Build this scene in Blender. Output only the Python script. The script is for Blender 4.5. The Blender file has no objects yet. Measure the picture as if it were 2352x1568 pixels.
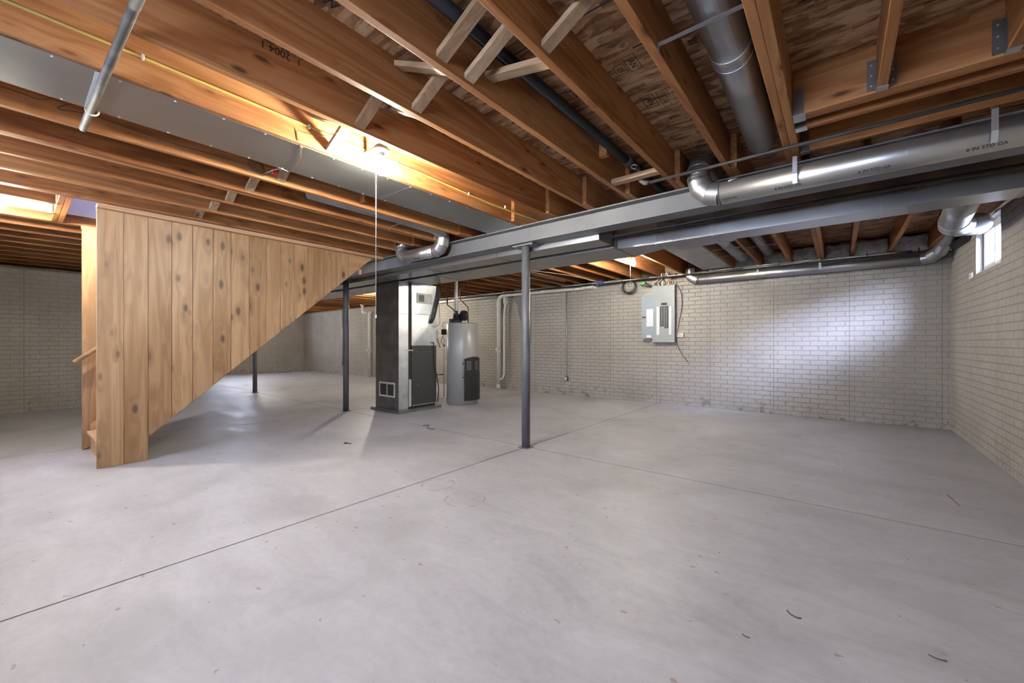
import bpy, bmesh, math, random
from mathutils import Vector, Matrix
random.seed(7)
S = bpy.context.scene
C = S.collection
PI = math.pi

# ---------------------------------------------------------------- camera
TH = math.atan2(749.0, 928.0)            # yaw to the left of +Y
cam_d = bpy.data.cameras.new('camera')
cam = bpy.data.objects.new('camera', cam_d); C.objects.link(cam)
cam.location = (0, 0, 1.11)
cam.rotation_euler = (PI / 2, 0, TH)
cam_d.sensor_width = 36.0
cam_d.lens = 928.0 / 2352.0 * 36.0
cam_d.shift_y = 4.0 / 2352.0
cam_d.clip_start = 0.02
S.camera = cam

# ---------------------------------------------------------------- world (daylight seen through the windows)
SKY = (0.68, 0.76, 1.0)
SKY_STRENGTH = 22.0
W = bpy.data.worlds.new('sky'); S.world = W; W.use_nodes = True
bgn = W.node_tree.nodes['Background']
bgn.inputs[0].default_value = (*SKY, 1); bgn.inputs[1].default_value = SKY_STRENGTH

# ---------------------------------------------------------------- exposure
vs = S.view_settings
vs.view_transform = 'Standard'; vs.look = 'None'; vs.gamma = 1.0; vs.use_curve_mapping = False
vs.exposure = 0.13
BULB = 3000.0                            # emission of the visible bare bulbs and the added fill bulbs
try:
    S.cycles.max_bounces = 10; S.cycles.diffuse_bounces = 7; S.cycles.glossy_bounces = 4
    S.cycles.transmission_bounces = 6; S.cycles.transparent_max_bounces = 6
    S.cycles.use_denoising = True
    S.cycles.sample_clamp_indirect = 6.0
    S.cycles.caustics_reflective = False; S.cycles.caustics_refractive = False
except Exception:
    pass

def portal(name, loc, rot, sx, sy):
    l = bpy.data.lights.new(name, 'AREA'); l.shape = 'RECTANGLE'; l.size = sx; l.size_y = sy
    o = bpy.data.objects.new(name, l); C.objects.link(o); o.location = loc; o.rotation_euler = rot
    l.cycles.is_portal = True
    return o

def daylight(name, loc, rot, sx, sy, power, col=(0.76, 0.82, 1.0)):
    l = bpy.data.lights.new(name, 'AREA'); l.shape = 'RECTANGLE'; l.size = sx; l.size_y = sy
    l.energy = power; l.color = col
    o = bpy.data.objects.new(name, l); C.objects.link(o); o.location = loc; o.rotation_euler = rot
    return o

# ---------------------------------------------------------------- main levels (metres)
ZJ, ZS = 2.335, 2.570                    # underside of joists, underside of subfloor
XR, YB, YN, XL, XF, YJ = 1.125, 7.53, -0.90, -10.15, -17.1, 2.2
BEAM_Y = 3.42

# windows: openings in walls
# w1 right wall, added for fill light: w2/w3 wall behind the camera, w4 far left wall
W1 = (5.52, 6.36, 1.83, 2.305)           # y0 y1 z0 z1 on x=XR
W2 = (-1.75, -0.15, 1.25, 2.25)          # x0 x1 z0 z1 on y=YN
W3 = (-4.9, -3.3, 1.25, 2.25)
W4 = (4.6, 5.9, 1.60, 2.28)              # y0 y1 z0 z1 on x=XF
daylight('fill_light_2', ((W2[0]+W2[1])/2, YN-0.34, (W2[2]+W2[3])/2), (PI/2, 0, 0), 1.5, 0.95, 18)  # added fill lamp outside an unseen window behind the camera
daylight('fill_light_3', ((W3[0]+W3[1])/2, YN-0.34, (W3[2]+W3[3])/2), (PI/2, 0, 0), 1.5, 0.95, 14)  # second added fill lamp, at the other unseen window
daylight('fill_light_4', (XF-0.34, (W4[0]+W4[1])/2, (W4[2]+W4[3])/2), (0, -PI/2, 0), 0.62, 1.2, 55)  # lamp added at an unseen window to brighten the far alcove
daylight('daylight_stair', (-5.58, 1.8, 3.95), (0, 0, 0), 0.8, 2.6, 45, (0.60, 0.64, 1.0))
_n, _f = Vector((1.80, 3.75, 2.74)), Vector((3.30, 5.00, 3.22))
_c = (_n+_f)/2; _X = (_f-_n).normalized(); _Z = (_c - Vector((XR+0.1, 5.95, 2.08))); _Z = (_Z - _X*_Z.dot(_X)).normalized(); _Y = _Z.cross(_X)
daylight('daylight_1', _c, Matrix((_X, _Y, _Z)).transposed().to_euler(), 1.95, 0.7, 2500, (0.62, 0.70, 1.0))
portal('portal_1', (XR+0.13, (W1[0]+W1[1])/2, (W1[2]+W1[3])/2), (0, PI/2, 0), 0.46, 0.82)

# ================================================================ materials
def newmat(name):
    m = bpy.data.materials.new(name); m.use_nodes = True
    nt = m.node_tree; b = nt.nodes['Principled BSDF']
    return m, nt, b
def N(nt, t, **k):
    n = nt.nodes.new(t)
    for a, v in k.items(): setattr(n, a, v)
    return n
def L(nt, a, b): nt.links.new(a, b)
def math_n(nt, op, a, b=None, c=None, clamp=False):
    n = N(nt, 'ShaderNodeMath', operation=op); n.use_clamp = clamp
    for i, v in enumerate((a, b, c)):
        if v is None: continue
        if isinstance(v, (int, float)): n.inputs[i].default_value = v
        else: L(nt, v, n.inputs[i])
    return n.outputs[0]
def ramp(nt, fac, stops, interp='LINEAR'):
    r = N(nt, 'ShaderNodeValToRGB'); r.color_ramp.interpolation = interp
    el = r.color_ramp.elements
    while len(el) > len(stops): el.remove(el[-1])
    while len(el) < len(stops): el.new(0.5)
    for e, (p, c) in zip(el, stops):
        e.position = p; e.color = (c[0], c[1], c[2], 1) if len(c) == 3 else c
    L(nt, fac, r.inputs[0]); return r.outputs[0]
def mixc(nt, fac, a, b, mode='MIX'):
    n = N(nt, 'ShaderNodeMix', data_type='RGBA', blend_type=mode)
    for i, v in ((0, fac), (6, a), (7, b)):
        if isinstance(v, (int, float)): n.inputs[i].default_value = v
        elif isinstance(v, tuple): n.inputs[i].default_value = (*v, 1)
        else: L(nt, v, n.inputs[i])
    return n.outputs[2]
def pos(nt): return N(nt, 'ShaderNodeNewGeometry').outputs['Position']
def mapped(nt, vec, scale, off=None):
    m = N(nt, 'ShaderNodeMapping'); m.inputs['Scale'].default_value = scale
    L(nt, vec, m.inputs['Vector'])
    if off is not None: L(nt, off, m.inputs['Location'])
    return m.outputs[0]
def noise(nt, vec, scale, detail=3, rough=0.55, dist=0.0):
    n = N(nt, 'ShaderNodeTexNoise'); n.inputs['Scale'].default_value = scale
    n.inputs['Detail'].default_value = detail; n.inputs['Roughness'].default_value = rough
    n.inputs['Distortion'].default_value = dist; L(nt, vec, n.inputs['Vector'])
    return n.outputs['Fac']
def bump(nt, b, h, strength, dist=0.01):
    n = N(nt, 'ShaderNodeBump'); n.inputs['Strength'].default_value = strength
    n.inputs['Distance'].default_value = dist; L(nt, h, n.inputs['Height']); L(nt, n.outputs[0], b.inputs['Normal'])

def plain(name, col, rough=0.5, metal=0.0, **k):
    m, nt, b = newmat(name)
    b.inputs['Base Color'].default_value = (*col, 1); b.inputs['Roughness'].default_value = rough
    b.inputs['Metallic'].default_value = metal
    n = noise(nt, pos(nt), k.get('ns', 14.0), 3)
    v = k.get('var', 0.10)
    c = ramp(nt, n, [(0.3, tuple(max(0, x*(1-v)) for x in col)), (0.7, tuple(min(1, x*(1+v)) for x in col))])
    L(nt, c, b.inputs['Base Color'])
    return m

def wood(name, axis, dark, mid, light, knots=0.5, rough=0.6, spec=0.3, kcol=(0.07, 0.03, 0.012), fig=1.0, ks=(1.7, 6.0)):
    m, nt, b = newmat(name)
    P = pos(nt); oi = N(nt, 'ShaderNodeObjectInfo').outputs['Random']
    cmb = N(nt, 'ShaderNodeCombineXYZ')
    for i, k in enumerate((31.7, 17.3, 53.1)): L(nt, math_n(nt, 'MULTIPLY', oi, k), cmb.inputs[i])
    off = cmb.outputs[0]
    def sc(a, c): return tuple(a if 'xyz'[i] == axis else c for i in range(3))
    # knots
    kv = mapped(nt, P, sc(*ks), off)
    vor = N(nt, 'ShaderNodeTexVoronoi'); vor.inputs['Scale'].default_value = 1.0; L(nt, kv, vor.inputs['Vector'])
    kd = vor.outputs['Distance']
    gate = math_n(nt, 'GREATER_THAN', N(nt, 'ShaderNodeSeparateColor').outputs[0], 0.0)
    sepc = nt.nodes[-2] if False else None
    s = N(nt, 'ShaderNodeSeparateColor'); L(nt, vor.outputs['Color'], s.inputs[0])
    g = math_n(nt, 'LESS_THAN', s.outputs[0], knots)
    kr = N(nt, 'ShaderNodeMapRange'); kr.inputs[1].default_value = 0.10; kr.inputs[2].default_value = 0.22
    kr.inputs[3].default_value = 1.0; kr.inputs[4].default_value = 0.0; L(nt, kd, kr.inputs[0])
    knot = math_n(nt, 'MULTIPLY', kr.outputs[0], g, clamp=True)
    kh = N(nt, 'ShaderNodeMapRange'); kh.inputs[1].default_value = 0.1; kh.inputs[2].default_value = 0.55
    kh.inputs[3].default_value = 1.0; kh.inputs[4].default_value = 0.0; L(nt, kd, kh.inputs[0])
    halo = math_n(nt, 'MULTIPLY', kh.outputs[0], g, clamp=True)
    # cathedral figure, bent around the knots
    v1 = mapped(nt, P, sc(0.45, 7.0), off)
    n1 = noise(nt, v1, 1.0, 3, 0.5, 0.6)
    bands = math_n(nt, 'ADD', math_n(nt, 'MULTIPLY', n1, 11.0), math_n(nt, 'MULTIPLY', halo, 1.2))
    rings = math_n(nt, 'PINGPONG', bands, 1.0)
    v2 = mapped(nt, P, sc(3.0, 120.0), off)
    fine = noise(nt, v2, 1.0, 3, 0.6)
    v3 = mapped(nt, P, sc(0.35, 1.6), off)
    big = noise(nt, v3, 1.0, 2, 0.5)
    f = math_n(nt, 'ADD', math_n(nt, 'MULTIPLY', rings, 0.26*fig), math_n(nt, 'MULTIPLY', big, 0.75))
    f = math_n(nt, 'ADD', f, math_n(nt, 'MULTIPLY', fine, 0.22))
    f = math_n(nt, 'ADD', f, math_n(nt, 'MULTIPLY_ADD', oi, 0.22, -0.22))
    col = ramp(nt, f, [(0.18, dark), (0.5, mid), (0.85, light)])
    col = mixc(nt, math_n(nt, 'MULTIPLY', halo, 0.35), col, tuple(x*0.6 for x in mid))
    col = mixc(nt, math_n(nt, 'MULTIPLY', knot, 0.9), col, kcol)
    L(nt, col, b.inputs['Base Color'])
    b.inputs['Roughness'].default_value = rough; b.inputs['Specular IOR Level'].default_value = spec
    bump(nt, b, fine, 0.18, 0.002)
    return m
JD, JM, JL = (0.165, 0.058, 0.016), (0.30, 0.121, 0.039), (0.46, 0.235, 0.092)
M = {}
M['joist_y'] = wood('joist_wood_y', 'y', JD, JM, JL, 0.22, ks=(5.0, 15.0))
M['joist_x'] = wood('joist_wood_x', 'x', JD, JM, JL, 0.22, ks=(5.0, 15.0))
M['bridge'] = wood('bridging_wood', 'x', (0.20, 0.12, 0.06), (0.36, 0.24, 0.135), (0.50, 0.36, 0.22), 0.25)
M['pine_z'] = wood('pine_boards', 'z', (0.19, 0.098, 0.038), (0.315, 0.190, 0.096), (0.455, 0.305, 0.168), 0.75, 0.42, 0.45, (0.085, 0.05, 0.03), 1.0, (3.6, 8.0))
M['pine_y'] = wood('pine_trim', 'y', (0.26, 0.145, 0.07), (0.40, 0.24, 0.12), (0.52, 0.34, 0.19), 0.2)
M['pine_x'] = wood('stair_wood', 'x', (0.36, 0.20, 0.11), (0.52, 0.33, 0.19), (0.64, 0.44, 0.27), 0.2)

def osb():
    m, nt, b = newmat('strand_board')
    P = pos(nt)
    wv = N(nt, 'ShaderNodeTexNoise'); wv.inputs['Scale'].default_value = 2.2; L(nt, P, wv.inputs['Vector'])
    d = N(nt, 'ShaderNodeVectorMath', operation='MULTIPLY_ADD'); L(nt, wv.outputs['Color'], d.inputs[0])
    d.inputs[1].default_value = (0.07, 0.05, 0); L(nt, P, d.inputs[2])
    cols = []
    for sc, rz in (((9, 38, 1), 0.25), ((8, 30, 1), -0.5), ((26, 9, 1), 0.2)):
        mp = N(nt, 'ShaderNodeMapping'); mp.inputs['Scale'].default_value = sc; mp.inputs['Rotation'].default_value = (0, 0, rz)
        L(nt, d.outputs[0], mp.inputs['Vector'])
        v = N(nt, 'ShaderNodeTexVoronoi', voronoi_dimensions='2D'); v.inputs['Scale'].default_value = 1.0
        L(nt, mp.outputs[0], v.inputs['Vector'])
        s = N(nt, 'ShaderNodeSeparateColor'); L(nt, v.outputs['Color'], s.inputs[0]); cols.append((s.outputs[0], s.outputs[1]))
    sel = math_n(nt, 'GREATER_THAN', cols[1][1], 0.55)
    f = math_n(nt, 'ADD', math_n(nt, 'MULTIPLY', cols[0][0], 0.55), math_n(nt, 'MULTIPLY', math_n(nt, 'MULTIPLY', cols[1][0], sel), 0.5))
    f = math_n(nt, 'ADD', f, math_n(nt, 'MULTIPLY', cols[2][0], 0.15))
    f = math_n(nt, 'MULTIPLY_ADD', noise(nt, P, 4.0, 3), 0.35, f)
    c = ramp(nt, f, [(0.15, (0.07, 0.024, 0.010)), (0.40, (0.20, 0.090, 0.036)), (0.68, (0.35, 0.195, 0.090)), (1.0, (0.50, 0.33, 0.18))])
    g = noise(nt, mapped(nt, P, (12, 46, 1)), 1.0, 2, 0.5, 0.5)
    gash = math_n(nt, 'GREATER_THAN', g, 0.66)
    c = mixc(nt, math_n(nt, 'MULTIPLY', gash, 0.7), c, (0.09, 0.035, 0.015))
    # panel joints every 1.22 m
    sp = N(nt, 'ShaderNodeSeparateXYZ'); L(nt, P, sp.inputs[0])
    j = math_n(nt, 'LESS_THAN', math_n(nt, 'ABSOLUTE', math_n(nt, 'SUBTRACT', math_n(nt, 'MODULO', math_n(nt, 'ADD', sp.outputs[1], 10.895), 1.19), 0.595)), 0.0045)
    c = mixc(nt, j, c, (0.02, 0.018, 0.03))
    L(nt, c, b.inputs['Base Color']); b.inputs['Roughness'].default_value = 0.7
    bump(nt, b, f, 0.35, 0.004)
    return m
M['osb'] = osb()

def concrete():
    m, nt, b = newmat('concrete_floor')
    P = pos(nt)
    n1 = noise(nt, P, 0.55, 6, 0.62, 0.7); n2 = noise(nt, mapped(nt, P, (1.0, 2.6, 1)), 1.7, 6, 0.7, 1.0); n3 = noise(nt, P, 26, 4, 0.6)
    f = math_n(nt, 'ADD', math_n(nt, 'MULTIPLY', n1, 0.45), math_n(nt, 'MULTIPLY', n2, 0.42))
    f = math_n(nt, 'MULTIPLY_ADD', n3, 0.13, f)
    c = ramp(nt, f, [(0.30, (0.255, 0.250, 0.258)), (0.48, (0.385, 0.380, 0.394)), (0.62, (0.475, 0.473, 0.492)), (0.75, (0.545, 0.547, 0.568))])
    # darker damp blotches
    bl = noise(nt, P, 1.15, 3, 0.5, 0.4)
    c = mixc(nt, ramp(nt, bl, [(0.52, (0, 0, 0)), (0.70, (0.50,)*3)]), c, (0.27, 0.265, 0.265))
    # specks
    v = N(nt, 'ShaderNodeTexVoronoi', voronoi_dimensions='2D'); v.inputs['Scale'].default_value = 5.5; L(nt, P, v.inputs['Vector'])
    s = N(nt, 'ShaderNodeSeparateColor'); L(nt, v.outputs['Color'], s.inputs[0])
    dot = math_n(nt, 'LESS_THAN', v.outputs['Distance'], math_n(nt, 'MULTIPLY', math_n(nt, 'POWER', s.outputs[1], 4.0), 0.028))
    c = mixc(nt, math_n(nt, 'MULTIPLY', dot, 0.75), c, (0.06, 0.05, 0.04))
    v2 = N(nt, 'ShaderNodeTexVoronoi', voronoi_dimensions='2D'); v2.inputs['Scale'].default_value = 1.3
    L(nt, mapped(nt, P, (1.6, 2.8, 1)), v2.inputs['Vector'])
    rs = math_n(nt, 'MULTIPLY', math_n(nt, 'LESS_THAN', v2.outputs['Distance'], 0.035), math_n(nt, 'GREATER_THAN', noise(nt, P, 30, 3), 0.5))
    c = mixc(nt, math_n(nt, 'MULTIPLY', rs, 0.5), c, (0.20, 0.11, 0.06))
    # two pale ring stains left by buckets
    sp = N(nt, 'ShaderNodeSeparateXYZ'); L(nt, P, sp.inputs[0])
    for (cx, cy, r) in ((-2.07, 2.03, 0.14), (-2.45, 2.11, 0.125)):
        dx = math_n(nt, 'SUBTRACT', sp.outputs[0], cx); dy = math_n(nt, 'SUBTRACT', sp.outputs[1], cy)
        rr = math_n(nt, 'SQRT', math_n(nt, 'ADD', math_n(nt, 'MULTIPLY', dx, dx), math_n(nt, 'MULTIPLY', dy, dy)))
        ring = math_n(nt, 'LESS_THAN', math_n(nt, 'ABSOLUTE', math_n(nt, 'SUBTRACT', rr, r)), 0.006)
        ring = math_n(nt, 'MULTIPLY', ring, math_n(nt, 'GREATER_THAN', noise(nt, P, 14, 3), 0.47))
        c = mixc(nt, math_n(nt, 'MULTIPLY', ring, 0.75), c, (0.27, 0.23, 0.19))
    L(nt, c, b.inputs['Base Color'])
    rg = ramp(nt, n2, [(0.35, (0.42,)*3), (0.65, (0.62,)*3)]); L(nt, rg, b.inputs['Roughness'])
    b.inputs['Specular IOR Level'].default_value = 0.35
    bump(nt, b, f, 0.12, 0.01)
    return m
M['concrete'] = concrete()
M['parge'] = plain('parged_concrete', (0.20, 0.19, 0.175), 0.9, ns=5)
M['joint'] = plain('control_joint', (0.05, 0.05, 0.055), 0.9)

def brick(name, axis, smooth_top=False, x0=0.21, course=0.0715, shade=0.76):
    """cast concrete wall with a brick pattern; axis = running direction"""
    m, nt, b = newmat(name)
    P = pos(nt); sp = N(nt, 'ShaderNodeSeparateXYZ'); L(nt, P, sp.inputs[0])
    run = sp.outputs[0] if axis == 'x' else sp.outputs[1]
    cmb = N(nt, 'ShaderNodeCombineXYZ'); L(nt, math_n(nt, 'ADD', run, 40.0 + x0), cmb.inputs[0]); L(nt, sp.outputs[2], cmb.inputs[1])
    # wobble
    wn = N(nt, 'ShaderNodeTexNoise'); wn.inputs['Scale'].default_value = 22; L(nt, P, wn.inputs['Vector'])
    vm = N(nt, 'ShaderNodeVectorMath', operation='MULTIPLY_ADD'); L(nt, wn.outputs['Color'], vm.inputs[0])
    vm.inputs[1].default_value = (0.005, 0.004, 0); L(nt, cmb.outputs[0], vm.inputs[2])
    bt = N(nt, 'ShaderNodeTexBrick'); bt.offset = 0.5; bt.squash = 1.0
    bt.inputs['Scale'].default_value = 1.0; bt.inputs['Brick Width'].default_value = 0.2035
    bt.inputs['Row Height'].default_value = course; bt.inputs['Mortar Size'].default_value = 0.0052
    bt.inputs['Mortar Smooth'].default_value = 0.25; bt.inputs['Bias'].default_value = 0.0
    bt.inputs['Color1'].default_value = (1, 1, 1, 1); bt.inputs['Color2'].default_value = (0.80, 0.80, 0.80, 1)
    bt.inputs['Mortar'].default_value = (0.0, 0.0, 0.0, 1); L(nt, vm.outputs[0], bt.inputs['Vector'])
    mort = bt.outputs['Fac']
    n1 = noise(nt, P, 1.2, 5, 0.6); n2 = noise(nt, P, 34, 4, 0.65); n3 = noise(nt, mapped(nt, P, (6, 6, 1.0)), 1.0, 3)
    f = math_n(nt, 'ADD', math_n(nt, 'MULTIPLY', n1, 0.6), math_n(nt, 'MULTIPLY', n2, 0.4))
    k = shade
    c = ramp(nt, f, [(0.3, (0.375*k, 0.345*k, 0.31*k)), (0.5, (0.46*k, 0.43*k, 0.395*k)), (0.7, (0.55*k, 0.525*k, 0.49*k))])
    c = mixc(nt, math_n(nt, 'MULTIPLY', mort, 0.42), c, (0.17, 0.155, 0.135))  # groove shade painted into the mortar colour to deepen the relief
    # dark holes in the cast face
    pit = ramp(nt, noise(nt, P, 42, 2, 0.5), [(0.70, (0, 0, 0)), (0.75, (0.7,)*3)])
    zone = ramp(nt, noise(nt, P, 1.6, 2, 0.5), [(0.5, (0, 0, 0)), (0.6, (1, 1, 1))])
    c = mixc(nt, math_n(nt, 'MULTIPLY', pit, zone), c, (0.10, 0.09, 0.08))
    # damp dark blotches low on the wall
    low = ramp(nt, sp.outputs[2], [(0.02, (1, 1, 1)), (0.30, (0, 0, 0))])
    dmp = ramp(nt, noise(nt, P, 7, 5, 0.75), [(0.56, (0, 0, 0)), (0.62, (0.75,)*3)])
    c = mixc(nt, math_n(nt, 'MULTIPLY', low, dmp), c, (0.13, 0.12, 0.105))
    # form seams every 0.915 m
    pitch = 0.917
    sm = math_n(nt, 'ABSOLUTE', math_n(nt, 'SUBTRACT', math_n(nt, 'MODULO', math_n(nt, 'ADD', run, 40 * pitch - 0.126 + pitch/2), pitch), pitch/2))
    seam = math_n(nt, 'LESS_THAN', sm, 0.0045)
    c = mixc(nt, math_n(nt, 'MULTIPLY', seam, 0.55), c, (0.13, 0.12, 0.11))
    if smooth_top:
        t = ramp(nt, sp.outputs[2], [(0.0, (0, 0, 0)), (1.0, (1, 1, 1))])
        tp = N(nt, 'ShaderNodeMapRange'); tp.inputs[1].default_value = 1.55; tp.inputs[2].default_value = 1.85; L(nt, sp.outputs[2], tp.inputs[0])
        mort = math_n(nt, 'MULTIPLY', mort, math_n(nt, 'SUBTRACT', 1.0, tp.outputs[0]))
    L(nt, c, b.inputs['Base Color']); b.inputs['Roughness'].default_value = 0.85
    b.inputs['Specular IOR Level'].default_value = 0.2
    h = math_n(nt, 'SUBTRACT', math_n(nt, 'MULTIPLY', n2, 0.22), mort)
    h = math_n(nt, 'SUBTRACT', h, seam)
    bump(nt, b, h, 1.0, 0.013)
    return m
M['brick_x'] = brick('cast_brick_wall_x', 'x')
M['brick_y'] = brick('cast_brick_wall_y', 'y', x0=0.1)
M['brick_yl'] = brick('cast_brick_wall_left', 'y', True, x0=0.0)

def metal(name, col, rough=0.35, ns=5.0, var=0.18, met=0.92, spangle=0.0, aniso=None):
    m, nt, b = newmat(name)
    P = pos(nt)
    n = noise(nt, P if aniso is None else mapped(nt, P, aniso), ns, 2, 0.5, 0.3)
    c = ramp(nt, n, [(0.3, tuple(x*(1-var) for x in col)), (0.7, tuple(min(1, x*(1+var)) for x in col))])
    if spangle:
        v = N(nt, 'ShaderNodeTexVoronoi'); v.inputs['Scale'].default_value = 60; L(nt, P, v.inputs['Vector'])
        s = N(nt, 'ShaderNodeSeparateColor'); L(nt, v.outputs['Color'], s.inputs[0])
        c = mixc(nt, math_n(nt, 'MULTIPLY', s.outputs[0], spangle), c, (0.75, 0.76, 0.78))
    L(nt, c, b.inputs['Base Color']); b.inputs['Metallic'].default_value = met
    L(nt, ramp(nt, noise(nt, P, 2.0, 1, 0.4), [(0.2, (rough*0.88,)*3), (0.8, (rough*1.15,)*3)]), b.inputs['Roughness'])
    w = noise(nt, P, 2.2, 0, 0.5); bump(nt, b, w, 0.10, 0.012)
    return m
M['galv'] = metal('galvanised_sheet', (0.55, 0.56, 0.56), 0.33, spangle=0.10)
M['galv_duct'] = metal('trunk_duct_sheet', (0.50, 0.50, 0.48), 0.30, 2.0, 0.08, spangle=0.04)
M['galv_pipe'] = metal('round_duct_sheet', (0.56, 0.565, 0.56), 0.36, 3.0, 0.10, spangle=0.08)
M['galv_pan'] = metal('panning_sheet', (0.34, 0.335, 0.32), 0.36, 2.0, 0.10)
M['galv_mid'] = metal('return_drop_sheet', (0.30, 0.30, 0.29), 0.33)
M['galv_bright'] = metal('plenum_sheet', (0.72, 0.75, 0.78), 0.42, spangle=0.22)
M['steel'] = plain('grey_primed_steel', (0.165, 0.168, 0.172), 0.55, 0.15, ns=3, var=0.14)
M['post'] = plain('grey_painted_post', (0.13, 0.14, 0.155), 0.5, 0.1, ns=4, var=0.16)
M['black'] = plain('black_plastic', (0.012, 0.012, 0.013), 0.42)
M['black_abs'] = plain('black_drain_pipe', (0.006, 0.0065, 0.008), 0.6)
M['iron'] = plain('black_gas_pipe', (0.045, 0.042, 0.038), 0.55, 0.4)
M['copper'] = metal('copper_pipe', (0.22, 0.13, 0.08), 0.42, 9, 0.3)
M['oldcopper'] = plain('weathered_copper_pipe', (0.085, 0.075, 0.06), 0.65, 0.2, ns=12, var=0.5)
M['pvc'] = plain('white_drain_pipe', (0.62, 0.61, 0.58), 0.38)
M['cream'] = plain('cream_plastic', (0.62, 0.60, 0.50), 0.4)
M['white'] = plain('white_paint', (0.68, 0.68, 0.66), 0.45)
M['grille'] = plain('grille_enamel', (0.50, 0.50, 0.48), 0.45)
M['dark'] = plain('dark_cavity', (0.05, 0.042, 0.035), 0.9)
M['furnace'] = plain('dark_grey_enamel', (0.040, 0.043, 0.042), 0.42, ns=2)
M['heater'] = plain('grey_enamel', (0.33, 0.33, 0.315), 0.30, ns=1.5, var=0.05)
M['panelgrey'] = plain('grey_panel_enamel', (0.27, 0.295, 0.30), 0.42, ns=2, var=0.04)
M['panelblue'] = plain('panel_door_enamel', (0.225, 0.265, 0.31), 0.42, ns=2, var=0.04)
M['paper'] = plain('paper_label', (0.58, 0.58, 0.60), 0.7, ns=50, var=0.12)
M['yellow'] = plain('yellow_cable', (0.52, 0.40, 0.10), 0.5)
M['brown_wire'] = plain('brown_wire', (0.10, 0.06, 0.03), 0.6)
M['ink'] = plain('black_ink', (0.012, 0.010, 0.009), 0.8)
M['red'] = plain('red_connector', (0.55, 0.05, 0.02), 0.5)
M['green'] = plain('green_label', (0.10, 0.55, 0.08), 0.5)
M['blue'] = plain('blue_box_plastic', (0.05, 0.07, 0.22), 0.5)
M['drywall'] = plain('painted_drywall', (0.60, 0.60, 0.66), 0.8, var=0.03)
M['screw'] = metal('zinc_screw', (0.80, 0.82, 0.85), 0.3)
M['vinyl'] = plain('white_vinyl', (0.75, 0.76, 0.78), 0.35, var=0.03)
M['well'] = plain('window_well', (0.78, 0.79, 0.81), 0.7)
M['twig'] = plain('dry_twig', (0.12, 0.06, 0.03), 0.8)
M['sill'] = wood('sill_plate_wood', 'x', (0.12, 0.09, 0.05), (0.20, 0.15, 0.09), (0.30, 0.23, 0.15), 0.2)
def insul():
    m, nt, b = newmat('glass_wool')
    P = pos(nt); n = noise(nt, P, 9, 5, 0.7, 0.8)
    L(nt, ramp(nt, n, [(0.35, (0.42, 0.40, 0.38)), (0.55, (0.66, 0.64, 0.62)), (0.8, (0.78, 0.77, 0.77))]), b.inputs['Base Color'])
    b.inputs['Roughness'].default_value = 1.0; bump(nt, b, n, 0.8, 0.03)
    return m
M['wool'] = insul()
def glassm():
    m, nt, b = newmat('window_glass')
    nt.nodes.remove(b)
    g = N(nt, 'ShaderNodeBsdfTransparent'); g.inputs[0].default_value = (0.94, 0.95, 0.97, 1)
    gl = N(nt, 'ShaderNodeBsdfGlossy'); gl.inputs['Roughness'].default_value = 0.02
    mx = N(nt, 'ShaderNodeMixShader'); mx.inputs[0].default_value = 0.05; L(nt, g.outputs[0], mx.inputs[1]); L(nt, gl.outputs[0], mx.inputs[2])
    L(nt, mx.outputs[0], nt.nodes['Material Output'].inputs['Surface'])
    return m
M['glass'] = glassm()
def emit(name, col, s):
    m, nt, b = newmat(name)
    b.inputs['Base Color'].default_value = (0.8, 0.8, 0.8, 1)
    b.inputs['Emission Color'].default_value = (*col, 1); b.inputs['Emission Strength'].default_value = s
    return m
M['bulb'] = emit('lit_bulb', (1.0, 0.92, 0.78), BULB)

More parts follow.
